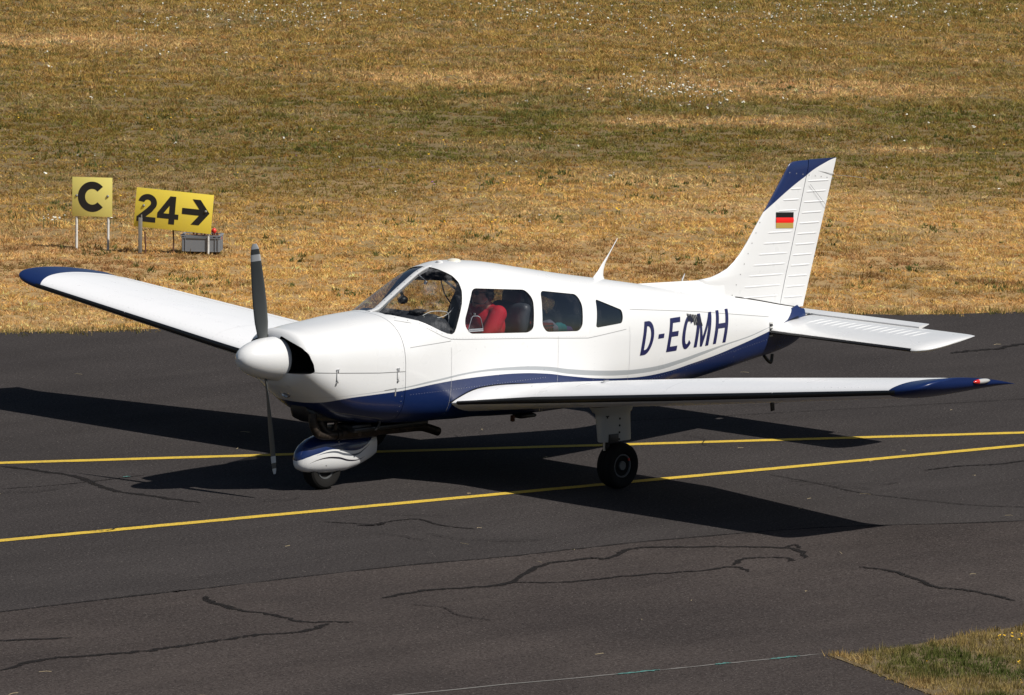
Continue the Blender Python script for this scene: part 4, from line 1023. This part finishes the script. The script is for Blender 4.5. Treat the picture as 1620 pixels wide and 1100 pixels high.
# irregular far edge
r_=random.Random(3); edge=[]
for i in range(0,600):
    t=-40+i*.15; edge.append(EDGE_A+ed*t+en*(.05*math.sin(t*1.7)+.035*math.sin(t*4.1+1)+r_.uniform(-.025,.025)))
pts=[(EDGE_A-ed*120)]+edge+[EDGE_A+ed*140,Vector((60,-90)),Vector((-120,-90)),Vector((-120,60))]
sheet('taxiway',[P(v) for v in pts],0,M_as1)
SA=[(-60,1.6),(-20,-1.7),(-5.145,-2.938),(-3.465,-3.114),(-1.678,-3.277),(-.549,-3.507),(.703,-3.656),(2.088,-3.967),(2.937,-4.326),(3.993,-4.893),(9,-7.2),(30,-17),(60,-31)]
SA[0]=(-60,1.8)
sheet('old_taxiway',SA+[(60,-88),(-60,-88)],.004,M_as2)
# dark bitumen crack repairs and joints
def worn(name,col,lo,hi,scale,dark=(.015,.015,.015)):
    """a worn film lying on the asphalt: patches of it are missing"""
    m=mat(name,col,1,spec=.03); n=N(m); tc=n.n('ShaderNodeTexCoord'); q=n.noise(scale,5,.75,tc.outputs['Object']); q2=n.noise(scale*3,3,.6,tc.outputs['Object'])
    n.l(n.mix(n.ramp(q2.outputs[0],[(.35,0.),(.7,.6)]),col,dark),n.b.inputs['Base Color']); n.l(n.ramp(q.outputs[0],[(lo,1.),(hi,0.)]),n.b.inputs['Alpha']); return m
M_bit=worn('bitumen',(.022,.020,.020),.49,.63,34,(.009,.009,.009))
CR_=dict(
a=([(-.448,2.659),(-.366,2.261),(-.356,1.784),(-.599,1.063),(-.568,.588),(-.512,.054)],.075),
b=([(-1.282,1.664),(-.718,1.524),(-.116,1.497),(.168,1.5)],.022),
c=([(-3.563,-3.398),(-3.676,-3.557),(-3.774,-3.941),(-3.726,-4.228),(-3.752,-4.66),(-3.595,-4.792),(-3.491,-4.913)],.062),
c2=([(-3.70,-3.50),(-3.72,-3.95)],.03),
d=([(-3.649,-4.816),(-4.022,-4.95),(-4.421,-4.853),(-4.834,-4.843),(-5.358,-4.832),(-5.792,-4.728),(-6.172,-4.635),(-6.671,-4.756)],.065),
e=([(-6.1,-3.76),(-5.921,-3.863),(-5.464,-4.113)],.07),
f=([(-2.617,-4.294),(-2.092,-4.255),(-1.453,-4.414),(-.705,-4.005),(-.123,-3.977),(-.01,-4.071),(.476,-3.874),(.774,-3.999),(1.443,-4.591),(1.185,-5.058)],.065),
g=([(-1.412,-4.373),(-1.024,-4.657),(-.444,-4.759),(.079,-4.924),(.457,-4.967),(.375,-5.208)],.05),
h=([(.502,-4.926),(.824,-4.76),(1.094,-4.943),(.976,-5.083)],.055),
h2=([(1.443,-4.591),(1.62,-4.55),(1.50,-4.72)],.04),
i=([(-.429,-1.311),(-.207,-1.663),(.025,-1.641),(.251,-1.698),(.178,-2.063),(.256,-2.379)],.032),
i2=([(-.10,-1.66),(-.20,-1.72),(-.34,-1.62)],.06),
j=([(1.211,-5.59),(1.241,-5.887),(1.121,-6.248),(.943,-6.591),(1.011,-6.909),(.931,-7.395)],.06),
k=([(5.506,-2.492),(5.964,-2.526),(6.31,-2.659),(6.63,-2.674),(7.3,-2.9)],.04),
l=([(4.306,-1.759),(4.232,-2.404),(4.119,-3.003),(4.182,-3.507),(4.325,-4.071),(4.572,-4.406),(5.2,-5.1)],.022),
m=([(11.83,2.683),(12.252,2.672),(12.547,2.634),(13.031,2.711),(13.8,2.5)],.09),
n_=([(5.6,1.3),(6.543,1.0),(7.684,.636),(8.849,.264),(9.78,-.024),(11,-.4)],.018),
o=([(4.6,4.9),(5.4,4.3),(6.0,4.1)],.015))
def ribbon(bm,P,w,z,jit=.3,seed=0):
    r=random.Random(seed); P=smooth_path([(a,b,0) for a,b in P],10); L=[];R=[]; n=len(P); w0=w
    for i,p in enumerate(P):
        t=(P[min(i+1,n-1)]-P[max(i-1,0)]).normalized(); s=Vector((-t.y,t.x,0)); e=min(1,min(i,n-1-i)/4+.15)
        j=Vector((r.uniform(-1,1),r.uniform(-1,1),0))*w*.30
        a=w0/2*e*(1+r.uniform(-jit,jit)); b=w0/2*e*(1+r.uniform(-jit,jit)); L.append(bm.verts.new((p+j+s*a).to_tuple()[:2]+(z,))); R.append(bm.verts.new((p+j-s*b).to_tuple()[:2]+(z,)))
    for i in range(n-1): bm.faces.new((L[i],R[i],R[i+1],L[i+1]))
for k_,(pp,w) in enumerate(CR_.values()):
    bm=bmesh.new(); ribbon(bm,pp,w*.82,.0072+.0002*k_ if pp[0][1]<-2.9 or k_ in (11,) else .0032+.0002*k_,.45,k_); o=from_bm('crack_repair',bm,[M_bit]); tag(o,kind='structure')
r_=random.Random(21)
for q in range(16):
    x=r_.uniform(-5,8); y=r_.uniform(-6,2.2); a=r_.uniform(-1.4,-.2); P_=[(x,y)]
    for w in range(r_.randint(3,6)): a+=r_.uniform(-.7,.7); l=r_.uniform(.08,.30); P_.append((P_[-1][0]+l*math.cos(a),P_[-1][1]+l*math.sin(a)))
    bm=bmesh.new(); ribbon(bm,P_,r_.uniform(.006,.014),.0100+.0002*q,.6,q); tag(from_bm('hairline_crack',bm,[M_bit]),kind='structure')
bm=bmesh.new(); ribbon(bm,SA[1:11],.030,.0068,.7,77); tag(from_bm('asphalt_joint',bm,[M_bit]),kind='structure')
SB=[(-9,-6.3),(-4.062,-7.46),(-3.423,-7.622),(-2.494,-7.828),(-1.862,-7.969)]
bm=bmesh.new(); ribbon(bm,SB,.022,.0075,.6,78); tag(from_bm('asphalt_joint',bm,[mat('pale_joint',(.16,.15,.14),.8)]),kind='structure')
M_teal=mat('teal_paint',(.07,.19,.17),.6)
for a,b in (((-2.30,-7.875),(-2.05,-7.93)),((-2.75,-7.772),(-2.62,-7.80)),((-3.55,-7.592),(-3.2,-7.672)),((-.08,1.50),(-.01,1.495))):
    bm=bmesh.new(); ribbon(bm,[a,((a[0]+b[0])/2,(a[1]+b[1])/2),b],.028,.0090,.5,3); tag(from_bm('paint_trace',bm,[M_teal]),kind='structure')
# yellow lines
M_yel=mat('yellow_line_paint',(.60,.38,.035),.9,spec=.1); n=N(M_yel); tc=n.n('ShaderNodeTexCoord'); q=n.noise(60,5,.75,tc.outputs['Object']); q2=n.noise(3,4,.6,tc.outputs['Object'])
c_=n.mix(n.ramp(q2.outputs[0],[(.4,0.),(.65,.35)]),(.60,.41,.05),(.42,.30,.07)); n.l(n.mix(n.ramp(q.outputs[0],[(.50,0.),(.66,.9)]),c_,(.15,.115,.06)),n.b.inputs['Base Color'])
def line(a,b,w,z,ext=25):
    a,b=Vector(a),Vector(b); d=(b-a).normalized(); s=Vector((-d.y,d.x)); a2=a-d*ext; b2=b+d*ext
    bm=bmesh.new(); L=(b2-a2).length; k=int(L/.08); A=[];B=[]; r=random.Random(int(w*1000))
    for i in range(k+1):
        p=a2+d*L*i/k; A.append(bm.verts.new((*(p+s*(w/2+r.uniform(-.004,.004))),z))); B.append(bm.verts.new((*(p-s*(w/2+r.uniform(-.004,.004))),z)))
    for i in range(k): bm.faces.new((B[i],B[i+1],A[i+1],A[i]))
    tag(from_bm('taxiway_line',bm,[M_yel]),kind='structure')
line((-.328,2.801),(8.016,-1.508),.125,.0036); line((-3.031,-.419),(7.388,-2.036),.112,.0042)
# foreground grass corner soil
AP=[(-1.886,-8.06),(-1.6,-8.13),(-1.04,-8.15),(-.45,-8.12),(.125,-8.147),(1.5,-8.3),(6,-8.9),(40,-14),(40,-60),(-12,-60),(-4.6,-15),(-2.9,-10.6),(-2.35,-9.2),(-2.10,-8.62)]
M_vs=mat('verge_soil',(.12,.085,.04),1); sheet('verge',AP,.009,M_vs)
# ---------------------------------------------------------------- grass
def vnoise(x,y,f,seed):
    x=x*f+seed*17.3; y=y*f+seed*9.1; xi=np.floor(x).astype(np.int64); yi=np.floor(y).astype(np.int64); fx=x-xi; fy=y-yi; fx=fx*fx*(3-2*fx); fy=fy*fy*(3-2*fy)
    def h(a,b):
        v=(a*374761393+b*668265263+seed*974634777)&0x7fffffff; v=((v^(v>>13))*1274126177)&0x7fffffff; return ((v^(v>>16))&0xffff)/65535.
    return (h(xi,yi)*(1-fx)+h(xi+1,yi)*fx)*(1-fy)+(h(xi,yi+1)*(1-fx)+h(xi+1,yi+1)*fx)*fy
def fbm(x,y,f,seed,o=4):
    s=0;a=.5;t=0
    for i in range(o): s=s+a*vnoise(x,y,f*2**i,seed+i*5); t+=a; a*=.55
    return s/t
fwd=np.array([.70808,.70613]); rgt=np.array([.70613,-.70808])
def field_axes(x,y):
    dx=x-CAM.x; dy=y-CAM.y; return dx*fwd[0]+dy*fwd[1], dx*rgt[0]+dy*rgt[1]
def blade_mesh(name,x,y,z0,h,w,col,m,reach,az,wd):
    """single triangular blades: base at x,y, tip thrown reach metres towards az"""
    n=len(x); a=wd; cx,cy=np.cos(a)*w/2,np.sin(a)*w/2; V=np.zeros((n,3,3),np.float32)
    V[:,0]=np.stack([x-cx,y-cy,np.full(n,1.)*z0],-1); V[:,1]=np.stack([x+cx,y+cy,np.full(n,1.)*z0],-1); V[:,2]=np.stack([x+np.cos(az)*reach,y+np.sin(az)*reach,z0+h],-1)
    me=D.meshes.new(name); me.vertices.add(n*3); me.loops.add(n*3); me.polygons.add(n); me.vertices.foreach_set('co',V.ravel()); me.loops.foreach_set('vertex_index',np.arange(n*3,dtype=np.int32)); me.polygons.foreach_set('loop_start',np.arange(0,n*3,3,dtype=np.int32)); me.update()
    ca=me.color_attributes.new('col','FLOAT_COLOR','POINT'); C=np.ones((n,3,4),np.float32); C[:,:,:3]=col[:,None,:]; ca.data.foreach_set('color',C.ravel())
    me.materials.append(m); me.validate(); return link(D.objects.new(name,me))
def tufts(name,x,y,k,z0,h,w,col,m,spread,reach,cj=.16):
    """k blades around every tuft centre, sharing the tuft's height and colour"""
    n=len(x); X=np.repeat(x,k)+rng.normal(0,1,n*k)*np.repeat(spread,k); Y=np.repeat(y,k)+rng.normal(0,1,n*k)*np.repeat(spread,k)
    H=np.repeat(h,k)*rng.uniform(.35,1.1,n*k); W=np.repeat(w,k)*rng.uniform(.6,1.3,n*k); C=np.repeat(col,k,0)*rng.uniform(1-cj,1+cj,(n*k,1))*(1+rng.uniform(-.05,.05,(n*k,3)))
    az=rng.uniform(0,2*np.pi,n*k); return blade_mesh(name,X,Y,z0,H,W,np.clip(C,.002,.85),m,np.repeat(reach,k)*rng.uniform(.1,1,n*k),az,rng.uniform(-1.1,1.1,n*k)-.785)
def grass_mat(name):
    m=D.materials.new(name); m.use_nodes=True; nt=m.node_tree; nt.nodes.clear(); o=nt.nodes.new('ShaderNodeOutputMaterial'); a=nt.nodes.new('ShaderNodeAttribute'); a.attribute_name='col'
    d=nt.nodes.new('ShaderNodeBsdfDiffuse'); t=nt.nodes.new('ShaderNodeBsdfTranslucent'); mx=nt.nodes.new('ShaderNodeMixShader'); mx.inputs[0].default_value=.35
    nt.links.new(a.outputs[0],d.inputs[0]); nt.links.new(a.outputs[0],t.inputs[0]); nt.links.new(d.outputs[0],mx.inputs[1]); nt.links.new(t.outputs[0],mx.inputs[2]); nt.links.new(mx.outputs[0],o.inputs[0]); return m
M_grass=grass_mat('dry_grass')
def lerp(a,b,t): return np.array(a)[None]*(1-t[:,None])+np.array(b)[None]*t[:,None]
def sst(x,a,b): t=np.clip((x-a)/(b-a),0,1); return t*t*(3-2*t)
GOLD=(.74,.450,.155); TAN=(.78,.53,.25); OLIVE=(.225,.162,.040); GREEN=(.115,.135,.034); BROWN=(.28,.145,.065)
def field_colour(x,y,jit):
    s,r=field_axes(x,y)
    n1=fbm(x,y,.16,1); n2=fbm(x,y,.55,2); n3=fbm(x,y,1.7,3); n4=fbm(x,y,.09,8)
    # distance bands: pale straw strip by the taxiway, greener meadow, browner far part
    wob=(n1-.5)*9
    oli=sst(s+wob*1.4+(n2-.5)*5,68,79)*(1-.34*sst(s+wob*1.3,84,96))
    g=lerp(GOLD,OLIVE,np.clip(oli*.92,0,1))
    g=g*(1-.0)+0
    mixf=sst(n2,.50,.72)*.55; g=g*(1-mixf[:,None])+np.array(TAN)*mixf[:,None]*np.where(oli>.5,.62,1.)[:,None]
    br=sst(n3*.45+n2*.55,.46,.60)*np.exp(-((s-65.0)/3.2)**2)*.85; g=g*(1-br[:,None])+np.array(BROWN)*br[:,None]
    gr=sst(n3*.5+n4*.5,.46,.66)*.65*(.12+.88*oli); gr=np.maximum(gr,sst(n3,.60,.75)*.35); g=g*(1-gr[:,None])+np.array(GREEN)*gr[:,None]
    # bare pale patches in the meadow
    for (ps,pr,ws,wr) in ((84.5,2.2,.9,1.0),(84.8,3.9,.8,.9),(91,4.5,1.8,2.6),(80.5,5.3,.6,.7),(99,-7.5,1.5,2.0),(92,-1,1.4,1.6)):
        q=np.exp(-((s-ps)/ws)**2-((r-pr)/wr)**2)*(.75+n3); q=np.clip(q,0,.95); g=g*(1-q[:,None])+np.array((.74,.46,.20))*q[:,None]
    # single odd tufts: reddish sorrel, fresh green, bleached straw
    u=rng.uniform(0,1,len(x)); m1=(u<.10)[:,None]; m2=((u>.10)&(u<.10+.05+.13*oli))[:,None]; m3=(u>.93)[:,None]
    g=np.where(m1,g*.45+np.array((.14,.055,.02)),g); g=np.where(m2,g*.45+np.array((.05,.075,.015)),g); g=np.where(m3,g*1.25+.05,g)
    return np.clip(g*jit,0.002,.85)
# blades over the far meadow, density falls with distance
def scatter(n,s0,s1,r0,r1,pw=1.0):
    u=rng.uniform(0,1,n); s=s0*(s1/s0)**u; r=rng.uniform(-1,1,n)*(r0+(r1-r0)*(s-s0)/(s1-s0))
    return CAM.x+s*fwd[0]+r*rgt[0],CAM.y+s*fwd[1]+r*rgt[1],s,r
xx,yy,s,r=scatter(150000,56,122,8.2,13.5)
cl=fbm(xx,yy,3.2,21,2); keep=rng.uniform(0,1,len(xx))<(.45+.9*sst(cl,.3,.7))
side_=(xx-EDGE_A.x)*en.x+(yy-EDGE_A.y)*en.y; keep&=side_>(-.03+.16*(fbm(xx,yy,2.5,5,2)-.5))
xx,yy,s=xx[keep],yy[keep],s[keep]; n_b=len(xx)
jit=(rng.uniform(.62,1.28,n_b)*(.72+.56*fbm(xx,yy,3.0,33,3)))[:,None]*(1+rng.uniform(-.07,.07,(n_b,3)))
clump=fbm(xx,yy,2.2,44,3); far_=1+.5*sst(s,74,92)
g1=tufts('dry_meadow_grass',xx,yy,9,-.02,rng.uniform(.018,.050,n_b)*(.5+1.0*clump)*far_,rng.uniform(.010,.018,n_b)*(s/70),field_colour(xx,yy,jit),M_grass,rng.uniform(.02,.06,n_b)*(s/75),rng.uniform(.04,.11,n_b)*far_); tag(g1,kind='stuff')
# the same turf goes on at both sides of the view
xx,yy,s,r=scatter(110000,44,150,34,60); keep=np.abs(r)>(7.8+(s-56)*.078); side_=(xx-EDGE_A.x)*en.x+(yy-EDGE_A.y)*en.y; keep&=side_>(-.03+.16*(fbm(xx,yy,2.5,5,2)-.5)); xx,yy,s=xx[keep],yy[keep],s[keep]; n_b=len(xx)
jit=(rng.uniform(.62,1.28,n_b)*(.72+.56*fbm(xx,yy,3.0,33,3)))[:,None]*(1+rng.uniform(-.07,.07,(n_b,3)))
tag(tufts('side_meadow_grass',xx,yy,7,-.02,rng.uniform(.03,.07,n_b)*(.5+fbm(xx,yy,2.2,44,3)),rng.uniform(.020,.036,n_b)*(s/70),field_colour(xx,yy,jit),M_grass,rng.uniform(.05,.12,n_b),rng.uniform(.06,.14,n_b)),kind='stuff')
xx,yy,s,r=scatter(9000,58,118,8.5,13.5); side_=(xx-EDGE_A.x)*en.x+(yy-EDGE_A.y)*en.y; k_=(side_>.05)&(fbm(xx,yy,1.2,61,3)>.53); xx,yy,s=xx[k_],yy[k_],s[k_]; n_b=len(xx)
g2=tufts('weed_stalks',xx,yy,4,-.02,rng.uniform(.05,.12,n_b),rng.uniform(.006,.011,n_b)*(s/70),field_colour(xx,yy,rng.uniform(.25,.9,(n_b,1))*np.array([[.85,.95,.8]])),M_grass,rng.uniform(.02,.05,n_b),rng.uniform(.02,.06,n_b)); tag(g2,kind='stuff')
# rosettes of broad-leaved weeds, still green in the dry turf
wx=[];wy=[]
for _ in range(130):
    s_=60*(116/60)**random.random(); r_q=random.uniform(-1,1)*(8.2+(s_-56)*.08); k=random.choice((5,8,14,30)); sg=.05+.012*k
    for q in range(k): a_=s_+random.gauss(0,sg*1.6); b_=r_q+random.gauss(0,sg); wx.append(CAM.x+a_*fwd[0]+b_*rgt[0]); wy.append(CAM.y+a_*fwd[1]+b_*rgt[1])
wx=np.array(wx); wy=np.array(wy); k_=((wx-EDGE_A.x)*en.x+(wy-EDGE_A.y)*en.y)>.1; wx,wy=wx[k_],wy[k_]; n_b=len(wx)
g2=tufts('broadleaf_weeds',wx,wy,7,-.02,rng.uniform(.03,.075,n_b),rng.uniform(.016,.030,n_b),lerp((.07,.10,.03),(.20,.19,.065),rng.uniform(0,1,n_b)),M_grass,rng.uniform(.01,.03,n_b),rng.uniform(.03,.08,n_b),.3); tag(g2,kind='stuff')
# straw and green blades straggling over the edge of the asphalt
t_=rng.uniform(-14,22,1500); o_=rng.normal(0,.10,1500)-.02; xx=EDGE_A.x+ed.x*t_+en.x*o_; yy=EDGE_A.y+ed.y*t_+en.y*o_; k_=fbm(xx,yy,1.1,88,3)>.44; xx,yy=xx[k_],yy[k_]; n_b=len(xx)
g2=tufts('edge_grass',xx,yy,6,.0,rng.uniform(.03,.08,n_b),rng.uniform(.008,.013,n_b),lerp((.12,.12,.035),(.45,.30,.12),rng.uniform(0,1,n_b)),M_grass,rng.uniform(.02,.05,n_b),rng.uniform(.02,.07,n_b)); tag(g2,kind='stuff')
# verge grass in the near corner
N_=16000; xx=rng.uniform(-4.2,4.5,N_); yy=rng.uniform(-12.5,-7.95,N_)
def inpoly(x,y,poly):
    ins=np.zeros(len(x),bool); j=len(poly)-1
    for i in range(len(poly)):
        xi,yi=poly[i]; xj,yj=poly[j]; c=((yi>y)!=(yj>y))&(x<(xj-xi)*(y-yi)/(yj-yi+1e-12)+xi); ins^=c; j=i
    return ins
jx=xx+(vnoise(xx,yy,4,3)-.5)*.12; jy=yy+(vnoise(xx,yy,4,9)-.5)*.12
k_=inpoly(jx,jy,AP); xx,yy=xx[k_],yy[k_]; nb=len(xx); a=fbm(xx,yy,1.6,71,3); b=fbm(xx,yy,4.5,72,3)
dryf=np.clip(sst(a,.44,.62)*.8+sst(b,.5,.7)*.35,0,1); edge_=np.exp(-np.clip(yy*-1-8.0,0,9)*3)*.35; edge2=np.exp(-((xx+1.886)*.93-(yy+8.06)*.37).clip(0,9)*6)*.6
dryf=np.clip(dryf*.62+edge_+edge2,0,1)
col=lerp((.085,.110,.028),(.42,.29,.12),dryf)*rng.uniform(.6,1.25,(nb,1))
tag(tufts('verge_grass',xx,yy,12,.006,rng.uniform(.025,.075,nb)*(.5+.9*b),rng.uniform(.004,.0085,nb),col,M_grass,rng.uniform(.015,.04,nb),rng.uniform(.02,.06,nb),.35),kind='stuff')
xx=rng.uniform(-6,26,26000); yy=rng.uniform(-30,-7.95,26000); k_=inpoly(xx,yy,AP)&~((xx<4.4)&(yy>-12.4)); xx,yy=xx[k_],yy[k_]; nb=len(xx); a=fbm(xx,yy,1.6,71,3)
tag(tufts('far_verge_grass',xx,yy,9,.006,rng.uniform(.03,.08,nb),rng.uniform(.009,.018,nb),lerp((.085,.110,.028),(.42,.29,.12),np.clip(sst(a,.44,.62)*.5,0,1))*rng.uniform(.6,1.25,(nb,1)),M_grass,rng.uniform(.03,.08,nb),rng.uniform(.03,.09,nb),.3),kind='stuff')
xx=rng.uniform(-2,4.5,420); yy=rng.uniform(-12,-8.02,420); k_=inpoly(xx,yy,AP); xx,yy=xx[k_],yy[k_]; nb=len(xx)
tag(tufts('verge_stalks',xx,yy,2,.006,rng.uniform(.10,.20,nb),rng.uniform(.003,.005,nb),lerp((.14,.14,.05),(.45,.35,.18),rng.uniform(0,1,nb)),M_grass,rng.uniform(.01,.03,nb),rng.uniform(.02,.09,nb)),kind='stuff')
# ---------------------------------------------------------------- wild flowers
def flower_cloud(name,pts,rad,hgt,m,stem_m,k=3):
    V=[];F=[];MI=[]
    for x,y in pts:
        h=hgt*random.uniform(.6,1.2); R0=rad*random.uniform(.5,1.25); b=len(V)
        V+= [(x-.004,y+.004,-.02),(x+.004,y-.004,-.02),(x,y,h)]; F.append((b,b+1,b+2)); MI.append(1)
        for q in range(k):
            a=random.uniform(0,6.28); d=R0*random.uniform(0,.9) if q else 0; cx,cy,cz=x+d*math.cos(a),y+d*math.sin(a),h+random.uniform(-.015,.012); rr=R0*random.uniform(.35,.7); b=len(V); tx,ty=random.uniform(-.45,.45),random.uniform(-.45,.45)
            for w in range(6): c_,s_=math.cos(w*1.0472)*rr,math.sin(w*1.0472)*rr; V.append((cx+c_,cy+s_,cz+c_*tx+s_*ty))
            F.append(tuple(range(b,b+6))); MI.append(0)
    me=D.meshes.new(name); me.from_pydata(V,[],F); me.materials.append(m); me.materials.append(stem_m); me.polygons.foreach_set('material_index',MI); return tag(link(D.objects.new(name,me)),kind='stuff')
M_fw=mat('flower_white',(.76,.76,.68),.8); M_fy=mat('flower_yellow',(.70,.42,.02),.8); M_fp=mat('flower_purple',(.30,.12,.40),.8); M_stem=mat('stem_green',(.09,.10,.03),.8)
def cluster(s,r,ws,wr,n): return [(CAM.x+a*fwd[0]+b*rgt[0],CAM.y+a*fwd[1]+b*rgt[1]) for a,b in [(random.gauss(s,ws),random.gauss(r,wr)) for _ in range(n)]]
def sr(x,y): a,b=field_axes(np.array([x]),np.array([y])); return float(a[0]),float(b[0])
pts=[]
for (x,y),ws,wr,n_ in (((39.1,41.9),2.2,.8,150),((36.2,42.2),1.4,.35,30),((32.87,26.5),1.3,.5,130),((48.9,37.8),2.8,1.1,130),((50.7,37.5),2.2,.9,90),((38.8,43.4),1.2,.3,10),((38.2,31.2),1.6,.4,45),((44,39.2),2.6,1.2,80),((43.4,40.6),2.4,1.0,60),((12.74,17.33),.15,.12,12),((41.6,42.7),1.6,.6,14),((43.9,35.4),2.4,1.0,80),((31.5,36.4),1.2,.4,14)):
    s_,r_q=sr(x,y); pts+=cluster(s_,r_q,ws,wr,n_)
for _ in range(130):
    s_=random.uniform(66,116); r_q=random.uniform(-1,1)*(5.5+s_*.055); pts+=cluster(s_,r_q,.2,.1,random.choice((1,1,2)))
flower_cloud('white_wildflowers',[p for p in pts if (Vector(p)-EDGE_A).dot(en)>.3],.025,.11,M_fw,M_stem,4)
pts=[]
for _ in range(260):
    s_=random.choice((random.uniform(72,92),random.uniform(66,112))); r_q=random.uniform(-1,1)*(5.5+s_*.055); pts+=cluster(s_,r_q,.35,.22,random.choice((1,2,3,6)))
flower_cloud('yellow_wildflowers',[p for p in pts if (Vector(p)-EDGE_A).dot(en)>.2],.020,.07,M_fy,M_stem,2)
pts=[(random.uniform(-1.9,4),random.uniform(-11.5,-8.2)) for _ in range(60)]; pts=[p for p in pts if inpoly(np.array([p[0]]),np.array([p[1]]),AP)[0]]+[(-.5+random.gauss(0,.10),-8.55+random.gauss(0,.1)) for _ in range(5)]+[(.0+random.gauss(0,.10),-8.75+random.gauss(0,.1)) for _ in range(8)]
flower_cloud('yellow_verge_flowers',pts,.016,.06,M_fy,M_stem,3)
pts=[(random.uniform(-1.9,4),random.uniform(-11.5,-8.2)) for _ in range(16)]; pts=[p for p in pts if inpoly(np.array([p[0]]),np.array([p[1]]),AP)[0]]
flower_cloud('white_verge_flowers',pts,.018,.08,M_fw,M_stem,3)
pts=[]; 
for _ in range(14): pts+=cluster(random.uniform(70,100),random.uniform(-9,9),.2,.15,3)
flower_cloud('purple_wildflowers',pts,.022,.08,M_fp,M_stem,2)
# dry straws blown onto the asphalt
bm=bmesh.new(); r_=random.Random(5)
for _ in range(110):
    x=r_.uniform(-8,14); y=r_.uniform(-9,8); 
    if (Vector((x,y))-EDGE_A).dot(en)>-.1: continue
    a=r_.uniform(0,3.14); l=r_.uniform(.03,.10); c,s_=math.cos(a)*l,math.sin(a)*l; q=r_.uniform(-.02,.02)
    tube(bm,[(x,y,.024),(x+c*.5+q,y+s_*.5-q,.028),(x+c,y+s_,.024)],.0016,4)
tag(from_bm('blown_straw',bm,[mat('straw',(.42,.34,.20),.8)]),kind='stuff')
# wooded edge of the airfield behind the photographer, seen only mirrored in the cabin windows
M_leaf=mat('leaves',(.045,.07,.02),.9)
V=[];F=[]; r_=random.Random(9)
for i in range(230):
    a=math.radians(200+i*.52+r_.uniform(-.4,.4)); dd=r_.uniform(215,250); cx,cy=CAM.x+dd*math.cos(a),CAM.y+dd*math.sin(a); H=r_.uniform(22,36)
    for j in range(150):
        u=r_.uniform(-1,1); th=r_.uniform(0,6.283); rr=math.sqrt(1-u*u)*r_.uniform(.55,1)*7; x,y,z=cx+rr*math.cos(th),cy+rr*math.sin(th),H*.52+u*H*.5; b=len(V); s_=r_.uniform(1.0,2.2)
        for q in range(3): V.append((x+r_.uniform(-s_,s_),y+r_.uniform(-s_,s_),z+r_.uniform(-s_,s_)))
        F.append((b,b+1,b+2))
me=D.meshes.new('distant_wood'); me.from_pydata(V,[],F); me.materials.append(M_leaf); tag(link(D.objects.new('distant_wood',me)),kind='stuff')
# ---------------------------------------------------------------- light, sky, camera
SUN=(math.radians(48.6),math.radians(-77.5))
sd=Vector((math.cos(SUN[0])*math.cos(SUN[1]),math.cos(SUN[0])*math.sin(SUN[1]),math.sin(SUN[0])))
L=D.lights.new('sun','SUN'); L.energy=4.9; L.angle=math.radians(.53); L.color=(1,.955,.88); lo=D.objects.new('sun',L); COL.objects.link(lo); lo.rotation_euler=sd.to_track_quat('Z','Y').to_euler()
w=D.worlds.new('World'); bpy.context.scene.world=w; w.use_nodes=True; nt=w.node_tree; bg=nt.nodes['Background']; sk=nt.nodes.new('ShaderNodeTexSky'); sk.sky_type='NISHITA'; sk.sun_disc=False; sk.sun_elevation=SUN[0]; sk.sun_rotation=math.radians(167.5); nt.links.new(sk.outputs[0],bg.inputs[0]); bg.inputs[1].default_value=.05
cd=D.cameras.new('camera'); cd.sensor_fit='HORIZONTAL'; cd.sensor_width=36; cd.lens=9263.29*36/1620; cd.clip_start=1; cd.clip_end=4000
co=D.objects.new('camera',cd); COL.objects.link(co)
F_=Vector((0.70258679,0.70078496,-0.12358093)); R_=Vector((0.70746146,-0.70658685,0.01527456)); U_=Vector((0.07661648,0.09816045,0.99221693))
co.matrix_world=Matrix(((R_.x,U_.x,-F_.x,CAM.x),(R_.y,U_.y,-F_.y,CAM.y),(R_.z,U_.z,-F_.z,CAM.z),(0,0,0,1)))
sc=bpy.context.scene; sc.camera=co; sc.view_settings.view_transform='Standard'; sc.view_settings.look='None'; sc.view_settings.exposure=.16; sc.view_settings.gamma=1
